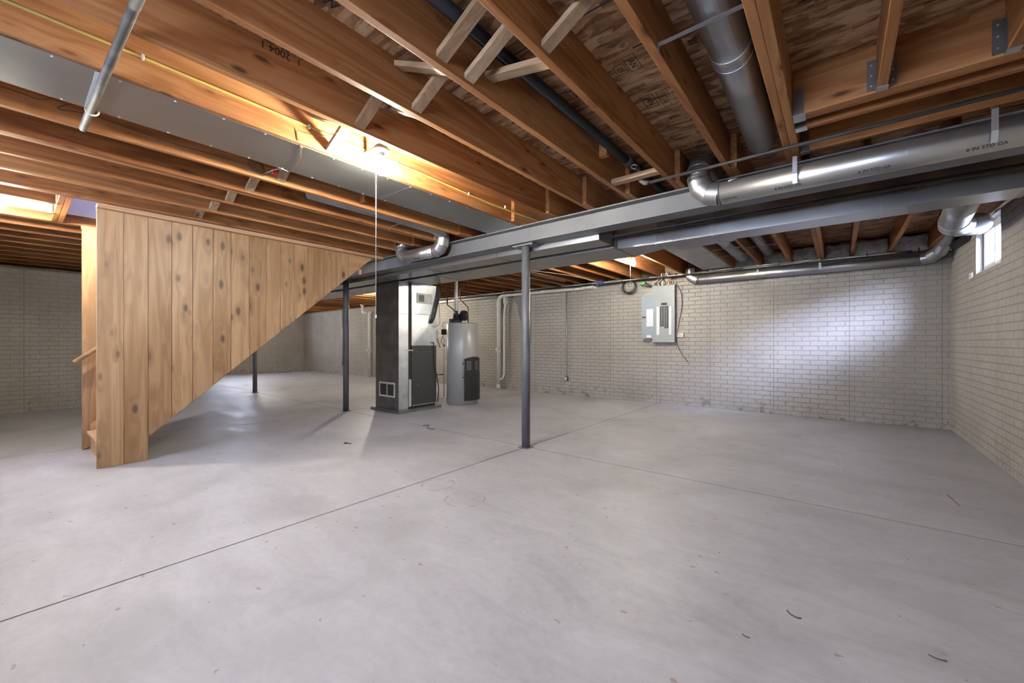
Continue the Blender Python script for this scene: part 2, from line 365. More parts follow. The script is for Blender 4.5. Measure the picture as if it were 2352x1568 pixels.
# ================================================================ geometry helpers
class MB:
    def __init__(s): s.bm = bmesh.new()
    def box(s, x0, x1, y0, y1, z0, z1, bev=0.0):
        vs_ = [s.bm.verts.new((x, y, z)) for x in (x0, x1) for y in (y0, y1) for z in (z0, z1)]
        F = [(0, 1, 3, 2), (4, 6, 7, 5), (0, 4, 5, 1), (2, 3, 7, 6), (0, 2, 6, 4), (1, 5, 7, 3)]
        fs = [s.bm.faces.new([vs_[i] for i in f]) for f in F]
        if bev > 0:
            es = list({e for f in fs for e in f.edges})
            bmesh.ops.bevel(s.bm, geom=es, offset=bev, segments=2, affect='EDGES', profile=0.6)
        return s
    def obox(s, p, q, w, h, up=(0, 0, 1), bev=0.0):
        """bar from p to q, width w (sideways), height h (along up)"""
        p, q = Vector(p), Vector(q); d = (q - p).normalized(); u = Vector(up)
        sd = d.cross(u).normalized(); u = sd.cross(d).normalized()
        vs_ = [s.bm.verts.new(a + sd * i * w / 2 + u * j * h / 2) for a in (p, q) for i in (-1, 1) for j in (-1, 1)]
        F = [(0, 1, 3, 2), (4, 6, 7, 5), (0, 4, 5, 1), (2, 3, 7, 6), (0, 2, 6, 4), (1, 5, 7, 3)]
        fs = [s.bm.faces.new([vs_[i] for i in f]) for f in F]
        if bev > 0:
            bmesh.ops.bevel(s.bm, geom=list({e for f in fs for e in f.edges}), offset=bev, segments=1, affect='EDGES')
        return s
    def prism(s, pts, axis, a0, a1):
        """polygon pts in the plane normal to axis, extruded a0..a1"""
        def P(t, a):
            if axis == 'x': return (a, t[0], t[1])
            if axis == 'y': return (t[0], a, t[1])
            return (t[0], t[1], a)
        A = [s.bm.verts.new(P(t, a0)) for t in pts]; B = [s.bm.verts.new(P(t, a1)) for t in pts]
        n = len(pts)
        s.bm.faces.new(A); s.bm.faces.new(B[::-1])
        for i in range(n): s.bm.faces.new([A[i], B[i], B[(i+1) % n], A[(i+1) % n]])
        return s
    def tube(s, path, r, seg=20, cap=True, radii=None):
        path = [Vector(p) for p in path]; n = len(path); rings = []
        t0 = (path[1] - path[0]).normalized()
        ref = Vector((0, 0, 1)) if abs(t0.z) < 0.9 else Vector((1, 0, 0))
        nrm = (ref - t0 * ref.dot(t0)).normalized()
        for i, p in enumerate(path):
            if i == 0: t = t0; k = 1.0; ax = None
            elif i == n-1: t = (path[i] - path[i-1]).normalized(); k = 1.0; ax = None
            else:
                a = (path[i] - path[i-1]).normalized(); c = (path[i+1] - path[i]).normalized()
                t = (a + c).normalized(); k = 1.0 / max(0.35, t.dot(a)); ax = (a - c)
                if ax.length > 1e-6: ax = ax.normalized()
                else: ax = None
            nrm = (nrm - t * nrm.dot(t)).normalized(); bn = t.cross(nrm)
            rr = radii[i] if radii else r
            ring = []
            for j in range(seg):
                th = 2 * PI * j / seg
                off = nrm * math.cos(th) * rr + bn * math.sin(th) * rr
                if ax is not None: off = off + ax * off.dot(ax) * (k - 1)
                ring.append(s.bm.verts.new(p + off))
            rings.append(ring)
        for a, b_ in zip(rings, rings[1:]):
            for j in range(seg):
                f = s.bm.faces.new([a[j], a[(j+1) % seg], b_[(j+1) % seg], b_[j]]); f.smooth = True
        if r > 0.05:
            for i in range(1, n-1):
                a = (path[i] - path[i-1]).normalized(); c = (path[i+1] - path[i]).normalized()
                if a.angle(c) > 0.2:
                    for j in range(seg):
                        e = s.bm.edges.get((rings[i][j], rings[i][(j+1) % seg]))
                        if e: e.smooth = False
        if cap:
            s.bm.faces.new(rings[0][::-1]); s.bm.faces.new(rings[-1])
        return s
    def lathe(s, c, prof, seg=28, axis='z'):
        rings = []
        for r, h in prof:
            ring = []
            for j in range(seg):
                t = 2 * PI * j / seg; a, b_ = r * math.cos(t), r * math.sin(t)
                v = (c[0]+a, c[1]+b_, c[2]+h) if axis == 'z' else ((c[0]+a, c[1]+h, c[2]+b_) if axis == 'y' else (c[0]+h, c[1]+a, c[2]+b_))
                ring.append(s.bm.verts.new(v))
            rings.append(ring)
        for a, b_ in zip(rings, rings[1:]):
            for j in range(seg):
                f = s.bm.faces.new([a[j], a[(j+1) % seg], b_[(j+1) % seg], b_[j]]); f.smooth = True
        s.bm.faces.new(rings[0][::-1]); s.bm.faces.new(rings[-1])
        return s
    def ring(s, c, ax, R_, r, seg=28, k=6):
        """torus round axis ax"""
        c = Vector(c); ax = Vector(ax).normalized()
        ref = Vector((0, 0, 1)) if abs(ax.z) < 0.9 else Vector((1, 0, 0))
        u = ax.cross(ref).normalized(); v = ax.cross(u)
        rs = []
        for i in range(seg):
            t = 2*PI*i/seg; d = u*math.cos(t) + v*math.sin(t)
            rs.append([s.bm.verts.new(c + d*(R_ + r*math.cos(2*PI*j/k)) + ax*r*math.sin(2*PI*j/k)) for j in range(k)])
        for i in range(seg):
            a, b_ = rs[i], rs[(i+1) % seg]
            for j in range(k):
                f = s.bm.faces.new([a[j], b_[j], b_[(j+1) % k], a[(j+1) % k]]); f.smooth = True
        return s
    def build(s, name, mat, parent=None, base=True):
        bm = s.bm
        bmesh.ops.recalc_face_normals(bm, faces=bm.faces)
        xs = [v.co for v in bm.verts]
        lo = Vector((min(v.x for v in xs), min(v.y for v in xs), min(v.z for v in xs)))
        hi = Vector((max(v.x for v in xs), max(v.y for v in xs), max(v.z for v in xs)))
        o0 = (lo + hi) / 2
        if base and parent is None: o0.z = lo.z
        bmesh.ops.translate(bm, verts=bm.verts, vec=-o0)
        me = bpy.data.meshes.new(name); bm.to_mesh(me); bm.free()
        me.materials.append(mat if not isinstance(mat, str) else M[mat])
        o = bpy.data.objects.new(name, me); C.objects.link(o)
        wp = o0
        if parent is not None:
            o.parent = parent
            pw = Vector(parent['_w']) if '_w' in parent else Vector(parent.location)
            o.location = wp - pw
        else: o.location = wp
        o['_w'] = (wp.x, wp.y, wp.z)
        return o
def tag(o, label=None, cat=None, group=None, kind=None):
    if label: o['label'] = label
    if cat: o['category'] = cat
    if group: o['group'] = group
    if kind: o['kind'] = kind
    return o
def thing(name, loc, label, cat, group=None):
    o = bpy.data.objects.new(name, None); C.objects.link(o); o.location = loc; o['_w'] = tuple(loc)
    o.empty_display_size = 0.1
    return tag(o, label, cat, group)
def struct(o): o['kind'] = 'structure'; return o
def copy_tree(o, delta=(0, 0, 0), parent=None):
    c = o.copy(); C.objects.link(c)
    if parent is not None: c.parent = parent; w = Vector(o['_w']) + Vector(delta)
    else: c.location = o.location + Vector(delta); w = Vector(o['_w']) + Vector(delta)
    c['_w'] = tuple(w)
    for ch in list(o.children): copy_tree(ch, delta, c)
    return c
def arc(c, u, v, r, a0, a1, n):
    c, u, v = Vector(c), Vector(u), Vector(v)
    return [c + u*r*math.cos(a0+(a1-a0)*i/n) + v*r*math.sin(a0+(a1-a0)*i/n) for i in range(n+1)]
def smoothpath(pts, n=8):
    """Catmull-Rom through pts"""
    P = [Vector(p) for p in pts]; P = [P[0]*2-P[1]] + P + [P[-1]*2-P[-2]]; out = []
    for i in range(1, len(P)-2):
        for k in range(n):
            t = k/n
            out.append(0.5*((2*P[i]) + (-P[i-1]+P[i+1])*t + (2*P[i-1]-5*P[i]+4*P[i+1]-P[i+2])*t*t + (-P[i-1]+3*P[i]-3*P[i+1]+P[i+2])*t**3))
    out.append(P[-2]); return out
def text(name, body, size, loc, mat, parent, xdir, ydir, align='CENTER', ext=0.0004, sx=1.0):
    cu = bpy.data.curves.new(name, 'FONT'); cu.body = body; cu.size = size; cu.extrude = ext; cu.align_x = align; cu.align_y = 'CENTER'
    t = bpy.data.objects.new(name, cu); C.objects.link(t)
    dg = bpy.context.evaluated_depsgraph_get(); me = bpy.data.meshes.new_from_object(t.evaluated_get(dg))
    bpy.data.objects.remove(t); bpy.data.curves.remove(cu)
    X = Vector(xdir).normalized(); Y = Vector(ydir).normalized(); Z = X.cross(Y)
    R_ = Matrix((X*sx, Y, Z)).transposed().to_4x4()
    me.transform(R_); me.materials.clear(); me.materials.append(M[mat])
    o = bpy.data.objects.new(name, me); C.objects.link(o)
    o.parent = parent; o.location = Vector(loc) - Vector(parent['_w']); o['_w'] = tuple(loc)
    return o

# ================================================================ the room shell
# floor with real saw-cut joints
def build_floor():
    m = MB(); g = 0.0055
    xs = [XF-0.3, -10.30, -6.28, -2.60, XR+0.3]; ys = [YN-0.3, 3.47, YB+0.3]
    for i in range(len(xs)-1):
        for j in range(len(ys)-1):
            x0 = xs[i] + (g if i else 0); x1 = xs[i+1] - (g if i < len(xs)-2 else 0)
            y0 = ys[j] + (g if j else 0); y1 = ys[j+1] - (g if j < len(ys)-2 else 0)
            m.box(x0, x1, y0, y1, -0.05, 0.0, 0)
    fl = struct(m.build('floor', 'concrete', base=False))
    s = MB().box(XF-0.3, XR+0.3, YN-0.3, YB+0.3, -0.12, -0.0018).build('joint_filler', 'joint', fl)
    return fl
floor = build_floor()

def wall_with_hole(name, axis, at, thick, a0, a1, z0, z1, hole, mat):
    """axis 'x': wall in plane y=at running along x; 'y': plane x=at. thick>0 goes to + side"""
    m = MB(); t0, t1 = sorted((at, at+thick))
    def bx(p0, p1, q0, q1):
        if p1-p0 < 1e-4 or q1-q0 < 1e-4: return
        if axis == 'x': m.box(p0, p1, t0, t1, q0, q1)
        else: m.box(t0, t1, p0, p1, q0, q1)
    holes = hole if isinstance(hole, list) else ([hole] if hole else [])
    holes = sorted(holes); cur = a0
    for h in holes:
        bx(cur, h[0], z0, z1); bx(h[0], h[1], z0, h[2]); bx(h[0], h[1], h[3], z1); cur = h[1]
    bx(cur, a1, z0, z1)
    bmesh.ops.remove_doubles(m.bm, verts=m.bm.verts, dist=1e-5)
    return struct(m.build(name, mat, base=False))
ZW = 2.297
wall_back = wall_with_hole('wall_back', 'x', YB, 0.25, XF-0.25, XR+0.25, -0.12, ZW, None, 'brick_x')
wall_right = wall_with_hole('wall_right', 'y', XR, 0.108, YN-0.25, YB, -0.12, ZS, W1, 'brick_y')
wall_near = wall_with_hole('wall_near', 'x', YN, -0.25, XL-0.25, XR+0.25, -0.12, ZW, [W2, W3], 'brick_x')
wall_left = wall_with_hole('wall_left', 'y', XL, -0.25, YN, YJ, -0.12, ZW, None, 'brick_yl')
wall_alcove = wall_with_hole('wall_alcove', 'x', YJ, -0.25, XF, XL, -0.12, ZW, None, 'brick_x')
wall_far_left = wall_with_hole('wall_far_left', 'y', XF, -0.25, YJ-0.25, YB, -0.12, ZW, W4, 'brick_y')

_pm = MB().prism([(-6.12, 2.25), (-5.50, 2.25), (-5.50, 1.05), (-5.62, 1.30), (-5.80, 1.62), (-5.88, 1.80), (-5.90, 1.98), (-6.02, 2.16)], 'y', YB-0.004, YB-0.0005)
_pm.build('parged_patch', 'parge', wall_back)
# subfloor with the stair opening
SX0, SX1, SY0, SY1 = -6.14, -5.03, 0.33, 3.32
def build_ceiling():
    m = MB(); X0, X1, Y0, Y1 = XF-0.25, XR+0.25, YN-0.25, YB+0.25
    for b_ in ((X0, SX0, Y0, Y1), (SX1, X1, Y0, Y1), (SX0, SX1, Y0, SY0), (SX0, SX1, SY1, Y1)):
        m.box(*b_, ZS, ZS+0.04)
    return struct(m.build('ceiling', 'osb', base=False))
ceiling = build_ceiling()
# stair shaft above the opening: painted drywall of the floor above
sh = MB()
sh.box(SX0-0.1, SX0, SY0-0.9, SY1+0.1, ZS+0.04, 4.1); sh.box(SX1, SX1+0.1, SY0-0.9, SY1+0.1, ZS+0.04, 4.1)
sh.box(SX0, SX1, SY1, SY1+0.1, ZS+0.04, 4.1); sh.box(SX0, SX1, SY0-1.0, SY0-0.9, ZS+0.04, 4.1)
sh.box(SX0-0.1, SX1+0.1, SY0-1.0, SY1+0.1, 4.1, 4.2)
sh.box(SX0-0.001, SX0+0.012, SY0+0.001, SY1-0.001, 2.43, ZS+0.06); sh.box(SX1-0.012, SX1+0.001, SY0+0.001, SY1-0.001, 2.43, ZS+0.06)
struct(sh.build('wall_stairwell', 'drywall', base=False))

# sill plates and rim boards on top of the walls
def trim(i, *b_):
    return struct(MB().box(*b_).build('trim_%d' % i, 'sill', base=False))
trim(1, XF, XR, YB+0.01, YB+0.15, ZW, ZJ); trim(2, XL, XR, YN-0.15, YN-0.01, ZW, ZJ)
trim(3, XL-0.15, XL-0.01, YN-0.15, YJ-0.151, ZW, ZJ); trim(4, XF, XL-0.01, YJ-0.15, YJ-0.01, ZW, ZJ); trim(5, XF-0.15, XF-0.01, YJ-0.15, YB+0.15, ZW, ZJ)
trim(6, XF-0.19, XR+0.10, YB+0.151, YB+0.19, ZW, ZS); trim(7, XL-0.19, XR+0.10, YN-0.19, YN-0.151, ZW, ZS); trim(8, XL-0.19, XL-0.151, YN-0.15, YJ-0.151, ZW, ZS)
trim(9, XF-0.15, XL-0.19, YJ-0.19, YJ-0.151, ZW, ZS); trim(10, XF-0.19, XF-0.151, YJ-0.19, YB+0.15, ZW, ZS)

# windows
def window(n, axis, at, w, depth=0.2):
    """axis 'y' wall plane x=at ; 'x' wall plane y=at ; frame sits near the outer face"""
    a0, a1, z0, z1 = w; sgn = 1 if (axis == 'y' and at > 0) else -1
    f0, f1 = at + sgn*(depth-0.05), at + sgn*depth
    def bx(m, p0, p1, q0, q1, d0=f0, d1=f1):
        d0, d1 = sorted((d0, d1))
        if axis == 'y': m.box(d0, d1, p0, p1, q0, q1, 0.002)
        else: m.box(p0, p1, d0, d1, q0, q1, 0.002)
    fr = MB(); t = 0.045
    bx(fr, a0, a1, z0, z0+t); bx(fr, a0, a1, z1-t, z1); bx(fr, a0, a0+t, z0+t, z1-t); bx(fr, a1-t, a1, z0+t, z1-t)
    w_ = struct(fr.build('window_%d' % n, 'vinyl', base=False))
    mid = (a0+a1)/2; s0, s1 = at + sgn*(depth-0.045), at + sgn*(depth-0.015)
    for (p0, p1, dd) in ((a0+t, mid+0.02, 0.0), (mid-0.02, a1-t, -0.012*sgn)):
        sm = MB(); q = 0.028
        for b_ in ((p0, p1, z0+t, z0+t+q), (p0, p1, z1-t-q, z1-t), (p0, p0+q, z0+t+q, z1-t-q), (p1-q, p1, z0+t+q, z1-t-q)):
            bx(sm, *b_, s0+dd, s1+dd)
        sash = sm.build('window_sash', 'vinyl', w_)
        gm = MB(); gx = (s0+s1)/2+dd
        if axis == 'y': gm.box(gx-0.002, gx+0.002, p0+q, p1-q, z0+t+q, z1-t-q)
        else: gm.box(p0+q, p1-q, gx-0.002, gx+0.002, z0+t+q, z1-t-q)
        gm.build('window_glass', 'glass', sash)
    return w_
win1 = window(1, 'y', XR, W1, 0.105)
window(2, 'x', YN, W2, 0.22); window(3, 'x', YN, W3, 0.22); window(4, 'y', XF, W4, 0.22)  # unseen windows, added to let in fill light
# white jamb liner of window 1
jl = MB(); a0, a1, z0, z1 = W1
jl.box(XR+0.002, XR+0.044, a1-0.006, a1-0.0005, z0, z1); jl.box(XR+0.002, XR+0.044, a0+0.0005, a0+0.006, z0, z1); jl.box(XR+0.002, XR+0.044, a0, a1, z0+0.0005, z0+0.006)
jl.build('window_jamb', 'vinyl', win1)
# window well outside window 1 (curved sheet) and ground
wm = MB()
wm.box(XR+1.05, XR+1.10, 4.75, 7.15, 1.5, 2.42); wm.box(XR+0.11, XR+1.05, 4.70, 4.75, 1.5, 2.42); wm.box(XR+0.11, XR+1.10, 7.15, 7.20, 1.5, 2.90)
wm.box(XR+0.11, XR+1.10, 4.70, 7.20, 1.45, 1.5)
struct(wm.build('trim_11', 'well', base=False))

# ================================================================ floor framing
JT = 0.038
def joist(x, y0, y1, label, mat='joist_y', group='floor joists under the subfloor', z0=ZJ):
    o = MB().box(x-JT/2, x+JT/2, y0, y1, z0, ZS-0.0005, 0.0025).build('floor_joist', mat)
    return tag(o, label, 'joist', group)
NY0, NY1 = YN-0.149, 3.505
near = [
 (-0.251, 'left ply of the doubled joist beside the long round duct'),
 (-0.212, 'right ply of the doubled joist that carries the metal hangers'),
 (-0.605, 'wooden joist with galvanised strap end fixed to it, left of round duct'),
 (-0.985, 'wooden joist just right of the black pipe overhead'),
 (-1.380, 'wooden joist just left of the black pipe overhead'),
 (-1.775, 'wooden joist in the bay stamped 2004, two left of the black pipe'),
 (-2.165, 'pale-edged joist directly right of the lit bulb by the sheet metal panning'),
 (-2.580, 'brightly lit joist carrying the yellow cable along its side'),
 (-3.030, 'joist forming the left edge of the sheet metal panning'),
 (-3.360, 'joist left of the panning with a wire coil and red connector'),
 (-3.765, 'right ply of the doubled joist left of the short round duct bay'),
 (-3.806, 'left ply of the doubled joist left of the short round duct bay'),
 (-4.180, 'fourth last joist before the pine stair wall'),
 (-4.560, 'joist one bay before the pine stair wall'),
 (-4.965, 'trimmer joist ply running above the pine stair wall'),
 (-5.005, 'trimmer joist ply flush with the stair opening edge'),
]
JO = {}
for x, lb in near: JO[x] = joist(x, NY0, NY1, lb)
# left of the stair opening
joist(-6.160, NY0, NY1, 'inner trimmer joist on the far side of the stair opening')
joist(-6.200, NY0, NY1, 'outer trimmer joist on the far side of the stair opening')
x = -6.60; k = 0
ordn = ['first', 'second', 'third', 'fourth', 'fifth', 'sixth', 'seventh', 'eighth', 'ninth']
while x > XL-0.0:
    joist(x, NY0, NY1, 'shadowy joist seen left of the stair wall, %s from the stair opening' % ordn[k]); x -= 0.40; k += 1
# short joists in front of the stair opening, and header
joist(-5.36, NY0, SY0-0.085, 'short orange joist hung from the stair header near the left bulb')
joist(-5.76, NY0, SY0-0.085, 'short cream-lit joist left of the left bulb, hung from stair header')
def header(x0, x1, y, label, z0=ZJ):
    o = MB().box(x0, x1, y-JT/2, y+JT/2, z0, ZS-0.0005, 0.0025).build('floor_header', 'joist_x')
    return tag(o, label, 'header', 'headers across the joists')
header(-6.14, -5.026, SY0-0.06, 'front ply of the header at the near end of the stair opening')
header(-6.14, -5.026, SY0-0.02, 'rear ply of the header at the near end of the stair opening')
header(-6.14, -5.026, SY1+0.02, 'header at the far end of the stair opening, behind the pine wall')
header(-0.192, XR, 2.672, 'near ply of the doubled header holding the short joists, upper right')
header(-0.192, XR, 2.714, 'far ply of the doubled header holding the short joists, upper right')
header(-0.192, XR, 2.845, 'single thin header just behind the doubled one, upper right')
header(-0.192, XR, 3.205, 'header board behind the thin black pipe and above long round duct')
for x, lb in ((0.165, 'short joist with metal hanger hung from doubled header, upper right'),
              (0.570, 'short joist at the top right corner with metal hanger'),
              (0.975, 'short joist beside the right wall, behind the hangers')):
    joist(x, NY0, 2.651, lb)
def hanger_y(x, y, w, lb, par_y=-1):
    """metal hanger wrapped round the end of a joist that runs along Y and butts a header at y"""
    h = thing('joist_hanger', (x, y, ZJ-0.004), lb, 'joist hanger', 'metal joist hangers')
    MB().box(x-w/2-0.003, x+w/2+0.003, y-0.05, y-0.001, ZJ-0.004, ZJ-0.0005).build('seat', 'galv', h)
    for s in (-1, 1):
        MB().box(x+s*(w/2+0.0015)-0.0012, x+s*(w/2+0.0015)+0.0012, y-0.045, y-0.001, ZJ-0.003, ZJ+0.15).build('side_plate', 'galv_mid', h)
        fl = MB().box(min(x+s*(w/2+0.003), x+s*(w/2+0.036)), max(x+s*(w/2+0.003), x+s*(w/2+0.036)), y-0.003, y-0.0006, ZJ+0.01, ZJ+0.16).build('nail_flange', 'galv_mid', h)
        for kz in (0.035, 0.085, 0.135): MB().lathe((x+s*(w/2+0.02), y-0.006, ZJ+kz), [(0.004, 0), (0.004, 0.003)], 8, 'y').build('nail_head', 'screw', fl)
    return h
hanger_y(0.165, 2.652, JT, 'metal hanger under the short joist left of centre in the doubled header')
hanger_y(0.570, 2.652, JT, 'metal hanger at top right, under the corner short joist')
def hanger_x(y, w, lb):
    x = -0.192
    h = thing('joist_hanger', (x, y, ZJ-0.004), lb, 'joist hanger', 'metal joist hangers')
    MB().box(x+0.001, x+0.055, y-w/2-0.003, y+w/2+0.003, ZJ-0.004, ZJ-0.0005).build('seat', 'galv', h)
    for s in (-1, 1):
        MB().box(x+0.001, x+0.05, y+s*(w/2+0.0015)-0.0012, y+s*(w/2+0.0015)+0.0012, ZJ-0.003, ZJ+0.13).build('side_plate', 'galv_mid', h)
hanger_x(2.693, 0.08, 'large metal hanger holding the doubled header to the doubled joist')
hanger_x(2.845, JT, 'small metal hanger just behind the large one on the doubled joist')
hanger_x(3.205, JT, 'metal hanger where the black pipe crosses the doubled joist')
hh = thing('joist_hanger', (-5.36, SY0-0.085, ZJ), 'metal hanger on the header end above the left bulb', 'joist hanger', 'metal joist hangers')
for xx in (-5.36, -5.76):
    MB().box(xx-0.022, xx+0.022, SY0-0.13, SY0-0.086, ZJ-0.004, ZJ-0.0006).build('seat', 'galv', hh)

# back bay joists, lapped beside the near ones over the beam
BY0, BY1 = 3.16, YB+0.149
back = {-0.172: 'back bay joist, right ply of the pale doubled pair above the wall duct', -0.292: 'back bay joist, left ply of the pale doubled pair above the wall duct'}
back = [(0.150, 'back bay joist right of the pale doubled pair, insulation on both sides'),
        (0.550, 'back bay joist second right of the pale doubled pair'),
        (0.930, 'back bay joist nearest the small window'),
        (-0.173, 'right ply of the pale doubled pair in the back bay'),
        (-0.212, 'left ply of the pale doubled pair in the back bay'),
        (-0.566, 'back bay joist right of the round duct with strap'),
        (-0.946, 'back bay joist left of the round duct with strap'),
        (-1.341, 'back bay joist right of the flattened panning near the bare bulb'),
        (-1.736, 'back bay joist left edge of panning above the breaker panel'),
        (-2.126, 'back bay joist behind the rear bare bulb'),
        (-2.541, 'back bay joist just left of the rear bare bulb'),
        (-2.991, 'back bay joist second left of the rear bare bulb'),
        (-3.321, 'back bay joist third left of the rear bare bulb'),
        (-3.726, 'back bay joist above the end of the white drain pipe'),
        (-4.141, 'back bay joist above the wall conduit'),
        (-4.521, 'back bay joist left of the wall conduit, behind the steel post'),
        (-4.926, 'back bay joist right of the water heater')]
for x, lb in back:
    y0 = 3.16 if x < -0.5 else (3.53 if x > -0.1 else 3.51)
    joist(x, y0, BY1, lb, group='back bay joists')
x = -5.32; proto = None
while x > XF+0.1:
    if proto is None:
        proto = joist(x, 3.16 if x > XL else YJ-0.149, BY1, 'dark joist in the far part of the back bay, behind furnace and stairs', group='far back bay joists'); px_ = x
    else:
        if x < XL and x+0.40 >= XL:
            proto = joist(x, YJ-0.149, BY1, 'reddish joist deep in the far left alcove ceiling', group='alcove joists'); px_ = x
        else:
            c = proto.copy(); C.objects.link(c); c.location = proto.location + Vector((x-px_, 0, 0)); c['_w'] = tuple(c.location)
    x -= 0.40

# cross bridging
def bridging(xl, xr, y, up, lb, hi=2.535, lo=2.362):
    a, b_ = ((xl+0.001, y, lo), (xr-0.001, y, hi)) if up else ((xl+0.001, y, hi), (xr-0.001, y, lo))
    p, q = Vector(a), Vector(b_)
    m = MB(); w = 0.062; t = 0.028
    # ends cut plumb against the joist faces
    pts = [(p.x, p.z-t/2), (q.x, q.z-t/2), (q.x, q.z+t/2), (p.x, p.z+t/2)]
    m.prism(pts, 'y', y-w/2, y+w/2)
    bmesh.ops.bevel(m.bm, geom=list(m.bm.edges), offset=0.0015, segments=1, affect='EDGES')
    return tag(m.build('bridging_board', 'bridge'), lb, 'bridging', 'wooden cross bridging between joists')
h = JT/2
bridging(-0.985+h, -0.605-h, 1.42, True, 'bridging board right of the black pipe bay, rising to the right')
bridging(-0.985+h, -0.605-h, 1.33, False, 'bridging board right of the black pipe bay, rising to the left')
bridging(-1.380+h, -0.985-h, 1.19, True, 'pale weathered bridging board passing under the black pipe', lo=2.37)
bridging(-1.380+h, -0.985-h, 1.36, True, 'bridging board half hidden behind the black pipe')
bridging(-1.380+h, -0.985-h, 1.50, False, 'bridging board beyond the black pipe, brightly lit at its right end', hi=2.44)
bridging(-1.775+h, -1.380-h, 1.36, True, 'bridging board with two nails, left of the black pipe bay')
bridging(-1.775+h, -1.380-h, 1.25, False, 'bridging board with a white lit end, left of the black pipe bay')
bridging(-2.165+h, -1.775-h, 1.26, True, 'bridging board brightly lit with nail heads, right of the bulb bay')
bridging(-2.165+h, -1.775-h, 1.40, False, 'white lit bridging board, right of the bulb bay')
bridging(-2.580+h, -2.165-h, 1.30, True, 'bridging board in the bulb bay, low end beside the sheet metal')
bridging(-2.580+h, -2.165-h, 1.20, False, 'bridging board in the bulb bay casting a big shadow')
bridging(-3.360+h, -3.030-h, 1.30, True, 'bridging board left of the panning beside the red connector')
bridging(-3.765+h, -3.360-h, 1.22, True, 'bridging board in the second bay left of the panning')
bridging(-4.180+h, -3.825-h, 1.20, True, 'bridging board in the third bay left of the panning')
bridging(-4.560+h, -4.180-h, 1.18, True, 'bridging board in the fourth bay left of the panning')
bridging(-4.946+h, -4.560-h, 1.16, True, 'bridging board just above the pine stair wall')
o = MB().box(-1.380+h, -0.985-h, 2.90, 2.965, 2.338, 2.372, 0.003).build('blocking_board', 'bridge')
tag(o, 'horizontal wooden block between joists near the black pipe end', 'blocking')
o = MB().box(-1.380+h, -1.30, 2.70, 2.74, 2.47, ZS-0.001, 0.002).build('blocking_board', 'joist_x')
tag(o, 'dark short wood block high beside the black pipe', 'blocking')
o = MB().box(-3.3405, -3.24, 1.95, 1.99, 2.36, 2.44, 0.002).build('wood_block', 'joist_x')
tag(o, 'small dark wood block between the joists beside the panning', 'wood block')

# ink marks on the 2004 joist
text('joist_stamp', '1 2004 1', 0.055, (-1.775-h-0.0006, 0.62, 2.52), 'ink', JO[-1.775], (0, 1, 0), (0, 0, 1)) if False else None
text('joist_stamp', '1  2004 1', 0.05, (-2.165+h+0.0006, 0.84, 2.546), 'ink', JO[-2.165], (0, -1, 0), (0, 0, -1))
# stamps on the underside of the subfloor: boxed lettering
def osb_stamp(body, size, x, y, ang, framed=True):
    X = Vector((math.cos(ang), math.sin(ang), 0)); Y = Vector((math.sin(ang), -math.cos(ang), 0))
    t = text('board_stamp', body, size, (x, y, ZS-0.0008), 'ink', ceiling, X, Y)
    if framed:
        w = size*0.34*len(body)+size*0.28; hh_ = size*0.62; m = MB(); lw = size*0.055
        for (u0, v0, u1, v1) in ((-w, -hh_, w, -hh_), (-w, hh_, w, hh_), (-w, -hh_, -w, hh_), (w, -hh_, w, hh_)):
            m.obox(Vector((x, y, ZS-0.0007)) + X*u0 + Y*v0, Vector((x, y, ZS-0.0007)) + X*u1 + Y*v1, lw, 0.0006)
        m.build('stamp_frame', 'ink', ceiling)
A_ = PI/2
osb_stamp('JAN', 0.05, -0.835, 2.03, A_); osb_stamp('15', 0.045, -0.905, 2.045, A_); osb_stamp('I-II', 0.03, -0.965, 2.10, A_)
osb_stamp('1', 0.10, -0.76, 1.93, A_, False)
osb_stamp('JAN', 0.055, -0.885, 2.42, A_); osb_stamp('15', 0.045, -0.80, 2.40, A_); osb_stamp('I-II', 0.034, -0.81, 2.48, A_); osb_stamp('TF', 0.055, -0.735, 2.42, A_, False)
osb_stamp('III-I', 0.05, -0.93, 3.18, A_, False); osb_stamp('1T1', 0.06, -0.80, 3.15, A_); osb_stamp('III', 0.07, -0.68, 3.10, A_, False)
osb_stamp('JAN', 0.05, -1.20, 2.07, A_); osb_stamp('15', 0.045, -1.30, 2.08, A_); osb_stamp('1T1', 0.06, -1.33, 2.45, A_); osb_stamp('15', 0.045, -1.20, 3.2, A_)
osb_stamp('III', 0.06, -0.55, 2.07, A_, False); osb_stamp('15', 0.05, -0.48, 2.09, A_); osb_stamp('III', 0.07, -0.55, 3.2, A_, False)
osb_stamp('NW', 0.07, -1.70, 0.83, A_, False); osb_stamp('I III', 0.05, -1.60, 2.07, A_)
osb_stamp('I II - IIIIII II', 0.06, 0.36, 5.7, 0.0, False)
osb_stamp('- II IIIII', 0.06, -0.02, 6.1, 0.0, False); osb_stamp('IIII IIII IIII', 0.05, 0.74, 5.9, 0.0, False)
osb_stamp('III - IIIII', 0.06, -0.38, 6.35, 0.0, False); osb_stamp('III', 0.08, -0.02, 5.75, 0.0, False); osb_stamp('15', 0.08, -1.12, 6.0, 0.0, False)
osb_stamp('III', 0.08, -0.11, 2.10, A_, False)

